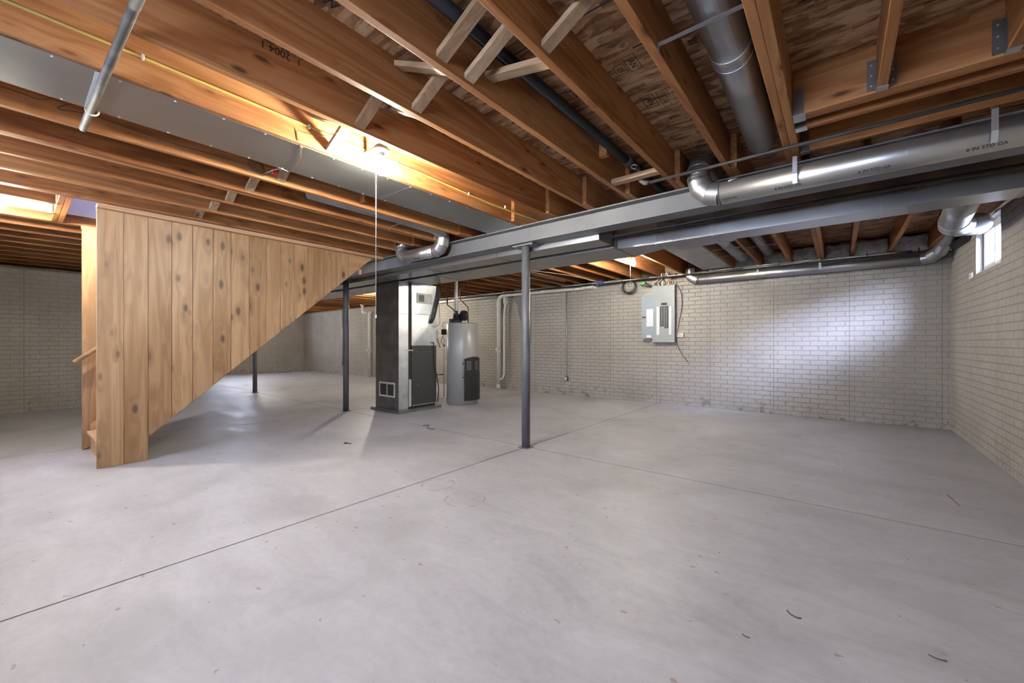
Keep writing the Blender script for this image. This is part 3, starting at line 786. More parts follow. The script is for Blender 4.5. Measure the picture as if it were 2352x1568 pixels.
# ================================================================ steel beam and posts
bm_ = thing('steel_beam', (-4.6, BEAM_Y, 2.155), 'long grey steel I-beam carrying the joists on three posts', 'beam')
fw = 0.09; zb, zt = 2.155, ZJ-0.0005; bx0, bx1 = XL-0.20, XR-0.002
MB().box(bx0, bx1, BEAM_Y-fw, BEAM_Y+fw, zb, zb+0.012, 0.002).build('bottom_flange', 'steel', bm_)
MB().box(bx0, bx1, BEAM_Y-fw, BEAM_Y+fw, zt-0.012, zt, 0.002).build('top_flange', 'steel', bm_)
MB().box(bx0, bx1, BEAM_Y-0.005, BEAM_Y+0.005, zb+0.012, zt-0.012).build('web', 'steel', bm_)
def post(x, lb, seams=False):
    t = thing('steel_post', (x, 3.47, 0), lb, 'post', 'steel posts under the beam')
    MB().lathe((x, 3.445, 0.006), [(0.0445, 0), (0.0445, 2.13)], 32).build('tube', 'post', t)
    p_ = MB().box(x-0.13, x+0.13, 3.38, 3.51, 2.1365, 2.1545, 0.002).build('cap_plate', 'steel', t)
    MB().box(x-0.06, x+0.06, 3.385, 3.505, 0.0, 0.006, 0.001).build('base_plate', 'steel', t)
    for s in (-1, 1):
        MB().lathe((x+s*0.10, 3.40, 2.1300), [(0.008, 0), (0.008, 0.0065)], 6).build('bolt', 'galv', t)
    return t
post(-2.59, 'nearest grey steel post, standing where two floor joints cross')
post(-6.28, 'grey steel post beside the furnace under the stair end')
post(-10.22, 'farthest grey post, lower half seen below the stair wall')

# ================================================================ pipes in the joist bays
t = thing('drain_pipe', (-1.28, 1.0, 2.48), 'long black drain pipe running overhead between two joists', 'pipe')
MB().tube([(-1.27, NY0+0.2, 2.50), (-1.25, 3.1, 2.50), (-1.25, 7.3, 2.50)], 0.031, 20).build('pipe', 'black_abs', t)
MB().tube([(-1.252, 2.92, 2.50), (-1.25, 3.04, 2.50)], 0.038, 20).build('coupling', 'oldcopper', t)
t = thing('gas_pipe', (-0.2, 3.02, 2.30), 'thin dark steel pipe crossing under the joists near the beam', 'pipe')
MB().tube([(-1.10, 3.0, 2.313), (XR-0.004, 3.0, 2.313)], 0.011, 12).build('pipe', 'iron', t)
MB().tube([(-1.10, 3.0, 2.313)] + [(-1.135, 3.0, 2.318), (-1.165, 3.0, 2.345), (-1.175, 3.0, 2.40), (-1.20, 3.01, 2.465)], 0.017, 14).build('elbow', 'oldcopper', t)
MB().ring((-1.215, 3.0, 2.462), (0, 0.4, 1), 0.022, 0.005, 20).build('collar', 'galv', t)
# weathered copper pipe under the joists, upper left
t = thing('water_pipe', (-2.6, 0.27, 2.31), 'weathered copper pipe crossing under the joists, upper left', 'pipe')
MB().tube([(-1.0, 0.295, 2.314), (-2.6, 0.262, 2.3065), (-3.28, 0.25, 2.3065)], 0.0165, 16).build('pipe', 'oldcopper', t)
MB().tube([(-1.3, 0.288, 2.3135), (-1.95, 0.276, 2.310)], 0.0178, 16).build('coupling', 'oldcopper', t)
cl = MB(); cl.tube(arc((-3.005, 0.262, 2.313), (0, 1, 0), (0, 0, -1), 0.023, -0.2, PI+0.2, 12), 0.0055, 8); cl.build('clip', 'cream', t)
# yellow cable on the lit joist
t = thing('cable', (-2.56, 1.3, 2.45), 'yellow cable stapled along the brightly lit joist', 'cable')
xx = -2.58+h+0.005
MB().tube([(xx, NY0+0.1, 2.462), (xx, 0.4, 2.459), (xx, 1.2, 2.452), (xx, 2.0, 2.448), (xx, 2.8, 2.428), (xx+0.045, 3.15, 2.41), (xx+0.09, 3.5, 2.40), (xx+0.09, 4.6, 2.40)], 0.0072, 8).build('sheath', 'yellow', t)
for y in (0.39, 1.16, 1.80, 2.55, 3.02):
    z = 2.459 if y < 1 else (2.452 if y < 1.5 else (2.449 if y < 2.3 else 2.436)); dx = 0.03 if y > 3 else 0
    MB().box(xx-0.004+dx, xx+0.011+dx, y-0.006, y+0.006, z-0.013, z+0.013, 0.003).build('staple', 'cream', t)
def wire(name, pts, r, mat, lb, cat='wire', group=None, n=8):
    o = MB().tube(smoothpath(pts, n), r, 8).build(name, mat); return tag(o, lb, cat, group)
xj = -3.36+h+0.004
wire('wire', [(xj+0.003, -0.75, 2.44), (xj, -0.05, 2.425), (xj, 0.10, 2.42), (xj+0.02, 0.16, 2.47), (xj, 0.22, 2.46), (xj, 0.16, 2.40), (xj, 0.30, 2.42), (xj, 0.6, 2.40), (xj, 1.0, 2.405), (xj, 1.16, 2.39)], 0.0028, 'brown_wire', 'thin brown wire looping along the joist left of the panning')
cw = thing('wire_coil', (-3.34, 1.15, 2.37), 'small loose coil of thin wire beside the red connector', 'wire coil')
for i in range(4): MB().ring((xj+0.012, 1.12+0.012*i, 2.415-0.006*i), (1, 0.15*i, 0.1), 0.045, 0.002, 24).build('loop', 'brown_wire', cw)
MB().tube(smoothpath([(xj, 1.18, 2.37), (-3.18, 1.22, 2.38), (-3.05, 1.24, 2.332), (-3.02, 1.16, 2.330)], 8), 0.0022, 8).build('lead', 'grille', cw)
MB().box(-3.25, -3.23, 1.205, 1.245, 2.358, 2.395, 0.003).build('connector', 'red', cw)
MB().tube(smoothpath([(-3.02, 1.24, 2.3245), (-2.8, 1.21, 2.3245), (-2.60, 1.13, 2.3245), (-2.585, 1.11, 2.34)], 8), 0.002, 6).build('lead', 'brown_wire', cw)
wire('wire', [(-2.556, 1.10, 2.34), (-2.556, 1.09, 2.40), (-2.53, 1.13, 2.395), (-2.45, 1.2, 2.38), (-2.35, 1.3, 2.42), (-2.30, 1.42, 2.45)], 0.0022, 'brown_wire', 'thin brown wire crossing the bulb bay from the panning')

# ================================================================ sheet metal panning of the return bay
pn = thing('duct_panning', (-2.80, 1.2, 2.33), 'grey sheet metal closing the joist bay beside the lit bulb', 'sheet metal duct')
edges = [NY0+0.02, 0.245, 1.16, 1.95, 2.72, 3.33]
for i in range(5):
    MB().box(-3.026, -2.584, edges[i]+0.0008, edges[i+1]-0.0008, 2.3295 - 0.0012*(i % 2), 2.3345 - 0.0012*(i % 2) if i % 2 else 2.3345).build('sheet', 'galv_pan', pn)
MB().box(-3.02, -2.59, 0.236, 0.252, 2.3265, 2.3290).build('seam_strip', 'grille', pn)
MB().box(-3.05, -2.56, 3.325, 3.345, 2.322, 2.3345, 0.001).build('end_flange', 'galv', pn)
sc_ = []
y = -0.3; i = 0
while y < 3.2:
    for xx_ in (-3.013, -2.597):
        yy = y + (0.05 if xx_ < -2.8 else 0)
        MB().lathe((xx_, yy, 2.3245), [(0.003, 0), (0.006, 0.0015), (0.006, 0.004)], 8).build('screw', 'screw', pn)
    y += 0.205; i += 1

# ================================================================ round ducts
def gore_elbow(m, c, u, v, r, R_, a0, a1, n=3):
    m.tube(arc(c, u, v, r, a0, a1, n), R_, 24)
def seams(parent, pts, axs, R_, mat='galv'):
    for p, a in zip(pts, axs): MB().ring(p, a, R_+0.0005, 0.0022, 28).build('seam_ring', mat, parent)
R6 = 0.077
# long 6-inch duct on the near side of the beam
t = thing('round_duct', (0.2, 3.22, 2.11), 'long round metal duct along the beam, stamped 6 IN STD GA', 'duct')
y6, z6 = 3.222, 2.190
MB().tube([(-0.665, y6, z6), (XR-0.004, y6, z6)], R6, 36).build('pipe', 'galv_pipe', t)
cx_ = -0.665; er = 0.145
ea = arc((cx_, y6, z6+er), (0, 0, -1), (-1, 0, 0), er, 0, PI/2, 3)
MB().tube(ea, R6+0.003, 32).build('elbow', 'galv_pipe', t)
seams(t, [ea[0], ea[1], ea[2], ea[3]], [(1, 0, 0), (-0.87, 0, 0.5), (-0.5, 0, 0.87), (0, 0, 1)], R6+0.003)
top = ea[3]
MB().tube([top, (top.x, y6, z6+er+0.065)], R6+0.001, 32).build('collar', 'galv_mid', t)
MB().tube([(top.x, y6, z6+er+0.065), (top.x, y6+0.03, z6+er+0.105), (top.x, y6+0.12, 2.485), (top.x, 5.0, 2.485), (top.x, 7.15, 2.485)], R6, 32).build('riser', 'galv_mid', t)
seams(t, [(top.x, y6, z6+er+0.065)], [(0, 0.2, 1)], R6+0.002, 'screw')
def pipetext(x, s='6 IN STD GA', sz=0.034):
    a = math.radians(-128)       # lower near side of the duct
    n_ = Vector((0, math.cos(a), math.sin(a))); up_ = Vector((0, -math.sin(a), math.cos(a)))
    if up_.z < 0: up_ = -up_
    text('duct_stamp', s, sz, Vector((x, y6, z6)) + n_*(R6+0.0008), 'ink', t, (1, 0, 0), up_)
pipetext(-0.255, '6 IN STD GA', 0.026); pipetext(0.165, '6 IN STD GA', 0.026); pipetext(0.60, '6 IN STD GA', 0.026); pipetext(-0.595, '4 STD GA', 0.022)
q = MB().tube([(-0.60, y6-0.074, z6+0.052), (-0.545, y6-0.068, z6+0.066)], 0.006, 10).build('damper_handle', 'galv', t)
for xx_ in (0.30, 0.95): MB().ring((xx_, y6, z6), (1, 0, 0), R6+0.0005, 0.0014, 28).build('seam_ring', 'galv', t)
for x_, lb in ((-0.215, 'metal strap holding the stamped round duct, at the doubled joist'), (0.62, 'metal strap holding the stamped round duct, at its right end')):
    sp_ = thing('duct_strap', (x_, y6, 2.19), lb, 'strap', 'metal duct straps')
    pts = [(y6-0.045, 2.333), (y6-0.086, 2.30), (y6-0.0855, 2.19), (y6-0.068, 2.134)]
    m = MB()
    for a, b_ in zip(pts, pts[1:]): m.obox((x_, a[0], a[1]), (x_, b_[0], b_[1]), 0.025, 0.002, (0, -1, 0.01))
    m.build('band', 'galv', sp_)
# long round duct in the joist bay, right of centre
t = thing('round_duct', (-0.375, 1.2, 2.37), 'fat round metal duct running between joists at top right', 'duct')
MB().tube([(-0.378, NY0+0.1, 2.452), (-0.378, 2.02, 2.452)], 0.086, 36).build('pipe', 'galv_pipe', t)
MB().tube([(-0.378, 2.02, 2.452), (-0.378, 2.06, 2.452), (-0.395, 3.12, 2.452)], 0.084, 36).build('pipe', 'galv_pipe', t)
seams(t, [(-0.378, 1.55, 2.452), (-0.378, 2.02, 2.452), (-0.38, 2.10, 2.452)], [(0, 1, 0)]*3, 0.086)
o = MB().box(-0.585, -0.271, 1.690, 1.712, 2.3575, 2.3595).box(-0.5855, -0.5835, 1.690, 1.712, 2.336, 2.358).build('duct_strap', 'galv')
tag(o, 'flat metal strap crossing under the fat round duct', 'strap', 'metal duct straps')
# back bay round ducts
def straight_duct(x, y0, y1, z, r, lb):
    t = thing('round_duct', (x, (y0+y1)/2, z-r), lb, 'duct', 'round ducts in the back bay')
    MB().tube([(x, y0, z), (x, y1, z)], r, 28).build('pipe', 'galv_pipe', t)
    for y in (y0+0.6, y0+1.1): MB().ring((x, y, z), (0, 1, 0), r+0.0005, 0.002, 28).build('seam_ring', 'galv', t)
    return t
straight_duct(-1.14, 4.5, 7.0, 2.44, 0.085, 'round duct in the back bay left of the breaker panel ceiling strap')
for x_, y_, lb in ((-0.76, 6.0, 'thin strap under the back bay round duct near the wall'), (-1.14, 5.9, 'thin strap under the middle back bay duct'), (-1.14, 6.4, 'thin strap nearest the wall under the middle back bay duct')):
    tag(MB().box(x_-0.18, x_+0.18, y_-0.01, y_+0.01, 2.350, 2.352).build('duct_strap', 'galv'), lb, 'strap', 'metal duct straps')
# short duct that dips under the beam at left
t = thing('round_duct', (-4.05, 3.22, 2.14), 'U-shaped round metal duct dipping in front of the beam at left', 'duct')
yb, zb_ = 3.235, 2.232
eR = arc((-3.80, yb, zb_+0.13), (0, 0, -1), (1, 0, 0), 0.13, 0, PI/2, 3)
eL = arc((-4.36, yb, zb_+0.13), (0, 0, -1), (-1, 0, 0), 0.13, 0, PI/2, 3)
MB().tube([(-4.36, yb, zb_), (-3.80, yb, zb_)], R6, 32).build('pipe', 'galv_pipe', t)
MB().tube(eR + [Vector((-3.67, yb, zb_+0.15))], R6+0.003, 28).build('elbow', 'galv_pipe', t)
MB().tube(eL + [Vector((-4.49, yb, zb_+0.15))], R6+0.003, 28).build('elbow', 'galv_pipe', t)
MB().tube([(-3.67, yb, zb_+0.14), (-3.66, yb-0.01, zb_+0.19), (-3.63, yb-0.08, 2.432), (-3.585, yb-0.25, 2.437), (-3.56, 1.62, 2.437)], R6, 28).build('riser', 'galv_pipe', t)
MB().tube([(-4.49, yb, zb_+0.14), (-4.44, yb+0.02, zb_+0.19), (-4.36, yb+0.16, 2.437), (-4.355, yb+0.4, 2.437), (-4.355, 7.1, 2.437)], R6, 28).build('riser', 'galv_mid', t)
seams(t, [eR[0], eR[1], eR[2], eR[3], eL[0], eL[1], eL[2], (-3.95, yb, zb_), (-3.67, yb, zb_+0.145)],
      [(1, 0, 0), (0.87, 0, 0.5), (0.5, 0, 0.87), (0, 0, 1), (1, 0, 0), (-0.87, 0, 0.5), (-0.5, 0, 0.87), (1, 0, 0), (0, 0, 1)], R6+0.003)
text('duct_stamp', '6 IN STD', 0.03, (-4.10, yb-0.0485, zb_-0.0605), 'ink', t, (1, 0, 0), (0, -0.62, 0.78))
o = MB().obox((-3.70, 2.51, 2.333), (-3.40, 2.49, 2.333), 0.022, 0.002).obox((-3.70, 2.511, 2.333), (-3.70, 2.511, 2.305), 0.022, 0.002, (0, 1, 0)).build('duct_strap', 'galv')
tag(o, 'small metal strap under the joists left of the U-shaped duct', 'strap', 'metal duct straps')
# duct along the back wall
t = thing('round_duct', (-0.5, 7.38, 2.12), 'long round metal duct along the top of the back wall', 'duct')
yw, zw = 7.415, 2.205
e1 = arc((-1.88, yw, zw+0.125), (0, 0, -1), (-1, 0, 0), 0.125, 0, PI/2, 3)
MB().tube([(-1.88, yw, zw), (0.84, yw, zw)], 0.075, 32).build('pipe', 'galv_pipe', t)
MB().tube(e1 + [Vector((-2.005, yw, 2.40))], 0.078, 28).build('elbow', 'galv_pipe', t)
MB().tube([(0.84, yw, zw), (0.92, yw-0.02, zw+0.01), (0.99, yw-0.12, zw+0.06), (1.02, yw-0.26, zw+0.14), (1.02, yw-0.8, zw+0.26)], 0.078, 28).build('elbow', 'galv_pipe', t)
seams(t, [e1[0], e1[1], e1[2], (-1.0, yw, zw), (0.20, yw, zw), (0.84, yw, zw), (0.92, yw-0.02, zw+0.01), (0.99, yw-0.12, zw+0.06)],
      [(1, 0, 0), (-0.87, 0, 0.5), (-0.5, 0, 0.87), (1, 0, 0), (1, 0, 0), (1, 0, 0), (1, -0.6, 0.2), (0.5, -1, 0.5)], 0.078)
for x_, lb in ((-0.98, 'left metal strap on the back wall duct'), (-0.205, 'right metal strap on the back wall duct, under the doubled joist')):
    m = MB()
    for a, b_ in (((yw-0.081, 2.333), (yw-0.081, 2.18)), ((yw-0.081, 2.18), (yw-0.06, 2.145))): m.obox((x_, a[0], a[1]), (x_, b_[0], b_[1]), 0.03, 0.002, (0, -1, 0.01))
    tag(m.build('duct_strap', 'galv'), lb, 'strap', 'metal duct straps')
# big elbow by the window
t = thing('round_duct', (0.9, 5.4, 2.1), 'large shiny duct elbow turning to the small window corner', 'duct')
rr = 0.098
MB().tube([(0.74, 4.42, 2.215), (0.80, 5.22, 2.20)], rr, 32).build('pipe', 'galv', t)
pe = [(0.80, 5.22, 2.20), (0.825, 5.42, 2.205), (0.90, 5.58, 2.215), (1.00, 5.66, 2.225), (1.018, 5.70, 2.23)]
MB().tube(pe, rr+0.003, 32).build('elbow', 'galv', t)
seams(t, pe[:4], [(0, 1, 0), (0.3, 1, 0), (0.8, 1, 0), (1, 0.4, 0)], rr+0.004)

# ================================================================ rectangular trunk ducts
ZD = 2.10
t = thing('return_duct', (-6.3, 3.63, ZD), 'wide rectangular return duct just behind the steel beam', 'duct')
MB().box(-11.2, -1.78, 3.522, 3.80, ZD, 2.300, 0.002).build('duct_body', 'galv_duct', t)
MB().prism([(-1.78, 3.522), (-1.42, 3.86), (-1.42, 3.93), (-1.78, 3.80)], 'z', ZD+0.001, 2.30).build('duct_end', 'galv_mid', t) if False else None
MB().box(-1.784, -1.776, 3.520, 3.803, ZD-0.002, 2.302, 0.001).build('end_cap', 'galv_mid', t)
for x_ in (-5.35, -4.28, -3.06): MB().box(x_-0.004, x_+0.004, 3.520, 3.802, ZD-0.003, 2.302).build('joint_rib', 'galv_mid', t)
t = thing('supply_duct', (-6.3, 4.2, ZD), 'wide rectangular supply duct behind the return duct, narrowing to the right', 'duct')
MB().box(-13.5, -1.80, 3.925, 4.48, ZD, 2.320, 0.002).build('duct_body', 'galv_duct', t)
MB().prism([(-1.80, 3.99), (-1.42, 4.035), (-1.42, 4.31), (-1.80, 4.48)], 'z', ZD, 2.320).build('reducer', 'galv_duct', t)
MB().box(-1.42, 0.935, 4.04, 4.32, ZD, 2.325, 0.002).build('duct_run', 'galv_duct', t)
for x_ in (-1.42, -0.90, 0.25): MB().box(x_-0.006, x_+0.006, 4.036, 4.324, ZD-0.004, 2.328).build('joint_rib', 'galv', t)
for x_ in (-1.81, -4.6, -7.5): MB().box(x_-0.006, x_+0.006, 3.921, 4.484, ZD-0.004, 2.322).build('joint_rib', 'galv_mid', t)
MB().box(0.935, 0.975, 4.02, 4.34, ZD+0.005, 2.325, 0.002).build('end_cap', 'galv_mid', t)
MB().prism([(-1.38, 4.32), (-0.72, 4.32), (-0.80, 4.46), (-1.30, 4.50)], 'z', ZD+0.015, 2.30).build('take_off', 'galv', t)
tag(MB().tube([(-14.0, 3.862, 2.19), (XR-0.2, 3.862, 2.19)], 0.016, 12).build('pipe', 'iron'), 'dark pipe in the gap between the two trunk ducts', 'pipe')
# wiggly copper wires near the take off
# panning above breaker panel
t = thing('duct_panning', (-1.56, 5.8, 2.33), 'shiny sheet metal closing the back bay above the breaker panel', 'sheet metal duct')
MB().box(-1.745, -1.335, 4.75, 7.20, 2.326, 2.3345).build('sheet', 'galv', t)
for i in range(11):
    for xx_ in (-1.735, -1.345): MB().lathe((xx_, 4.9+i*0.21, 2.3215), [(0.003, 0), (0.006, 0.0015), (0.006, 0.0045)], 8).build('screw', 'screw', t)

# white PVC stub by the beam
t = thing('vent_fitting', (-1.95, 3.72, 2.15), 'short white pipe fitting above the ducts behind the beam', 'pipe fitting')
MB().tube([(-1.90, 3.60, 2.345), (-1.74, 3.62, 2.345), (-1.62, 3.70, 2.345)], 0.0095, 16).build('pipe', 'pvc', t)

# ================================================================ furnace
fx0, fx1 = -6.07, -5.43
t = tag(MB().box(-6.13, -5.345, 3.80, 4.68, 0.0, 0.045, 0.003).build('furnace_plinth', 'galv_mid'), 'low grey metal plinth under furnace and return drop', 'plinth')
rd = thing('return_drop', (-5.75, 3.95, 0.046), 'tall dark galvanised return air duct in front of the furnace', 'duct')
MB().box(fx0, fx1, 3.86, 4.045, 0.0455, ZD-0.002, 0.002).build('duct_body', 'galv_mid', rd)
MB().box(fx1+0.0005, fx1+0.003, 3.862, 4.044, 0.05, ZD-0.004).build('side_sheet', 'galv_bright', rd)
for z_ in (1.58,): MB().box(fx0-0.003, fx1+0.005, 3.857, 4.046, z_-0.004, z_+0.004).build('joint_rib', 'galv_mid', rd)
MB().box(fx1+0.003, fx1+0.006, 3.98, 4.14, 0.985, 1.005).build('tie_strap', 'galv', rd)
def grille(parent, axis, at, a0, a1, z0, z1, slots, name='grille', half=False):
    d = -1 if axis == 'y' else 1
    def B(m, p0, p1, q0, q1, e0, e1):
        e = sorted((at+d*e0, at+d*e1))
        if axis == 'y': m.box(p0, p1, e[0], e[1], q0, q1)
        else: m.box(e[0], e[1], p0, p1, q0, q1)
    f = MB(); w = 0.028
    B(f, a0, a1, z0, z0+w, 0.0005, 0.008); B(f, a0, a1, z1-w, z1, 0.0005, 0.008)
    B(f, a0, a0+w, z0+w, z1-w, 0.0005, 0.008); B(f, a1-w, a1, z0+w, z1-w, 0.0005, 0.008)
    mid = (a0+a1)/2; B(f, mid-0.009, mid+0.009, z0+w, z1-w, 0.0005, 0.008)
    g = f.build(name, 'grille', parent)
    k = MB(); B(k, a0+w, a1-w, z0+w, z1-w, 0.0004, 0.0012); k.build('opening', 'dark', g)
    s = MB(); n = slots
    for i in range(n):
        z_ = z0+w + (i+0.5)*(z1-z0-2*w)/n
        B(s, a0+w, mid-0.009, z_-0.0018, z_+0.0018, 0.0012, 0.006)
        if not half: B(s, mid+0.009, a1-w, z_-0.0018, z_+0.0018, 0.0012, 0.006)
    s.build('louvre', 'dark' if not half else 'grille', g)
    if half:
        s2 = MB(); B(s2, mid+0.009, a1-w, z0+w, z1-w, 0.0012, 0.005); s2.build('louvre', 'grille', g)
    return g
grille(rd, 'y', 3.86, -5.955, -5.52, 0.235, 0.475, 16)
fu = thing('furnace', (-5.75, 4.38, 0.046), 'tall furnace with dark grey cabinet and shiny plenum above', 'furnace')
fy0, fy1 = 4.115, 4.635
MB().box(fx0, fx1, fy0, fy1, 0.075, 1.070, 0.004).build('cabinet', 'furnace', fu)
MB().box(fx0+0.02, fx1-0.03, fy0+0.01, fy1-0.01, 0.0455, 0.075).build('cabinet_base', 'dark', fu)
MB().box(fx1-0.005, fx1+0.004, fy0+0.01, fy1, 0.078, 0.094, 0.001).build('base_trim', 'galv', fu)
MB().box(fx1-0.02, fx1, 4.065, 4.108, 0.075, 0.52, 0.002).build('filter_cover', 'grille', fu)
MB().box(fx0+0.02, fx1-0.02, 4.047, 4.112, 0.05, ZD-0.005).build('filter_gap_shade', 'dark', fu)  # dark block stands in for the shade in the gap behind the drop
pl = MB().box(fx0+0.005, fx1-0.003, fy0+0.002, fy1, 1.071, ZD-0.002, 0.002).build('plenum', 'galv_bright', fu)
MB().box(fx0, fx1+0.001, fy0, fy1+0.002, 1.586, 1.600, 0.001).build('joint_rib', 'galv_bright', fu)
MB().box(fx1+0.001, fx1+0.012, 4.25, 4.52, 1.590, 1.598, 0.002).build('latch', 'galv', fu)
# cross-broken sheet: shallow pyramids
def pyramid(y0, y1, z0, z1, d=0.012):
    m = MB(); x_ = fx1-0.003
    A = [m.bm.verts.new(p) for p in ((x_, y0, z0), (x_, y1, z0), (x_, y1, z1), (x_, y0, z1))]
    c = m.bm.verts.new((x_+d, (y0+y1)/2, (z0+z1)/2))
    for i in range(4): m.bm.faces.new([A[i], A[(i+1) % 4], c])
    m.bm.faces.new(A[::-1]); return m.build('cross_break', 'galv_bright', fu)
pyramid(fy0+0.01, fy1-0.01, 1.602, ZD-0.01); pyramid(fy0+0.01, fy1-0.01, 1.075, 1.583)
grille(fu, 'x', fx1+0.009, 4.215, 4.53, 1.775, 1.945, 8, 'vent_grille', True)
for y_, z_ in ((4.22, 0.97), (4.50, 0.97), (4.24, 0.42), (4.37, 0.425), (4.50, 0.43), (4.125, 0.85), (4.125, 0.2)):
    MB().lathe((fx1, y_, z_), [(0.005, 0), (0.004, 0.003)], 8, 'x').build('screw', 'screw', fu)
MB().lathe((fx1+0.001, 4.50, 1.12), [(0.020, 0), (0.020, 0.02), (0.010, 0.022)], 18, 'x').build('valve', 'cream', fu)
MB().tube(smoothpath([(fx1+0.02, 4.50, 1.12), (fx1+0.03, 4.545, 1.115), (fx1+0.025, 4.56, 1.05), (fx1+0.022, 4.58, 0.75), (fx1+0.03, 4.64, 0.45), (fx1+0.03, 4.66, 0.3), (fx1+0.01, 4.655, 0.1)], 8), 0.009, 10).build('drain_hose', 'black', fu)
ls = fu
MB().tube([(fx1+0.004, 4.50, 1.46), (fx1+0.04, 4.50, 1.465), (fx1+0.045, 4.55, 1.55), (fx1+0.045, 4.665, 1.93), (fx1+0.045, 4.68, 2.05), (fx1-0.05, 4.665, 2.32)], 0.019, 14).build('refrigerant_pipe', 'black', ls)
MB().tube([(fx1+0.004, 4.47, 1.455), (fx1+0.03, 4.47, 1.458), (fx1+0.036, 4.50, 1.54), (fx1+0.036, 4.60, 1.80), (fx1+0.02, 4.66, 2.1), (fx1-0.02, 4.70, 2.32)], 0.010, 12).build('refrigerant_pipe', 'black', ls)
MB().tube(smoothpath([(fx1+0.01, 4.53, 1.40), (fx1+0.03, 4.60, 1.395), (fx1+0.04, 4.68, 1.47), (fx1+0.04, 4.67, 1.62), (fx1+0.04, 4.66, 1.80)], 8), 0.004, 8).build('control_wire', 'brown_wire', ls)
tag(MB().box(-5.46, -5.40, 4.66, 4.72, 1.19, 1.32, 0.003).build('switch_box', 'panelgrey'), 'small grey switch box beside the furnace cabinet', 'switch box') if False else None
sb = MB().box(fx1-0.05, fx1+0.0, fy1+0.001, fy1+0.045, 1.19, 1.33, 0.003).build('switch_box', 'panelgrey', fu)

# ================================================================ water heater
wx, wy, wr = -5.42, 5.25, 0.29
wh = thing('water_heater', (wx, wy, 0), 'tall light grey cylindrical water heater with black side cover', 'water heater')
MB().lathe((wx, wy, 0.0), [(wr-0.03, 0), (wr-0.015, 0.004), (wr-0.012, 0.03), (wr, 0.032), (wr, 1.455), (wr-0.012, 1.468), (wr-0.04, 1.475)], 64).build('tank', 'heater', wh)
MB().lathe((wx, wy, 1.475), [(wr-0.05, 0), (wr-0.06, 0.012), (0.10, 0.016)], 48).build('top_cap', 'heater', wh)
def patch(a0, a1, z0, z1, r0, r1, n=14, top=0.0):
    m = MB(); inner, outer = [], []
    A = [a0+(a1-a0)*i/n for i in range(n+1)]
    rows = []
    for r in (r0, r1):
        lo_ = [m.bm.verts.new((wx+r*math.cos(a), wy+r*math.sin(a), z0)) for a in A]
        hi_ = [m.bm.verts.new((wx+r*math.cos(a), wy+r*math.sin(a), z1 + top*math.sin(PI*i/n))) for i, a in enumerate(A)]
        rows.append((lo_, hi_))
    (li, hi1), (lo2, ho) = rows
    for i in range(n):
        for f in ((lo2[i], lo2[i+1], ho[i+1], ho[i]), (li[i], hi1[i], hi1[i+1], li[i+1]), (hi1[i], ho[i], ho[i+1], hi1[i+1]), (li[i], li[i+1], lo2[i+1], lo2[i])):
            ff = m.bm.faces.new(f); ff.smooth = False
    m.bm.faces.new((li[0], lo2[0], ho[0], hi1[0])); m.bm.faces.new((li[n], hi1[n], ho[n], lo2[n]))
    return m
D = math.radians
cv = patch(D(-38), D(38), 0.085, 0.60, wr+0.001, wr+0.035).build('front_cover', 'black', wh)
patch(D(-37), D(37), 0.60, 0.83, wr+0.001, wr+0.030, top=0.035).build('upper_cover', 'black', wh)
vt = MB()
for kz in range(7):
    for (s0, s1) in ((-30, -14), (2, 16)):
        p_ = patch(D(s0), D(s1), 0.635+kz*0.024, 0.640+kz*0.024, wr+0.031, wr+0.034, 4)
        me_ = bpy.data.meshes.new('tmp'); p_.bm.to_mesh(me_); vt.bm.from_mesh(me_); bpy.data.meshes.remove(me_); p_.bm.free()
vt.build('vent_slats', 'grille', wh)
for z_ in (0.50, 0.745):
    MB().lathe((wx+(wr+0.01)*math.cos(D(-41)), wy+(wr+0.01)*math.sin(D(-41)), z_), [(0.014, -0.008), (0.014, 0.008)], 12).build('latch', 'black', wh)
# black blower and vent on top
bl = MB(); bl.lathe((wx-0.10, wy-0.06, 1.49), [(0.10, 0), (0.11, 0.02), (0.10, 0.05), (0.06, 0.09), (0.055, 0.16), (0.04, 0.17)], 24)
bl.build('blower', 'black', wh)
b2 = MB(); b2.lathe((wx+0.02, wy+0.02, 1.62), [(0.085, -0.04), (0.095, -0.03), (0.095, 0.03), (0.085, 0.04)], 24, 'y'); b2.build('blower_housing', 'black', wh)
MB().box(wx-0.20, wx-0.06, wy-0.15, wy-0.04, 1.475, 1.56, 0.008).build('blower_motor', 'black', wh)
MB().lathe((wx-0.10, wy-0.06, 1.655), [(0.036, 0), (0.036, 0.05)], 20).build('vent_collar', 'black', wh)
vp = thing('vent_pipe', (wx-0.10, wy-0.06, 1.71), 'white vertical vent pipe rising from the water heater', 'pipe')
MB().lathe((wx-0.10, wy-0.06, 1.706), [(0.033, 0), (0.033, 0.61)], 20).build('pipe', 'pvc', vp)
MB().lathe((wx-0.10, wy-0.06, 1.83), [(0.039, 0), (0.039, 0.09)], 20).build('coupling', 'pvc', vp)
cp = wh
MB().tube([(wx+0.13, wy+0.02, 1.49), (wx+0.13, wy+0.02, 1.76), (wx-0.08, wy+0.02, 1.93), (wx-0.08, wy+0.02, 2.10), (wx-0.10, wy+0.3, 2.31)], 0.0115, 12).build('copper_pipe', 'copper', cp)
MB().tube([(wx-0.02, wy-0.12, 1.62), (wx-0.10, wy-0.13, 1.73), (wx-0.30, wy-0.10, 1.83), (wx-0.30, wy-0.10, 2.07), (wx-0.36, wy-0.05, 2.16), (wx-0.40, wy+0.1, 2.31)], 0.0115, 12).build('copper_pipe', 'copper', cp)
MB().lathe((wx-0.30, wy-0.10, 1.90), [(0.018, 0), (0.018, 0.05)], 12).build('pipe_valve', 'oldcopper', cp)
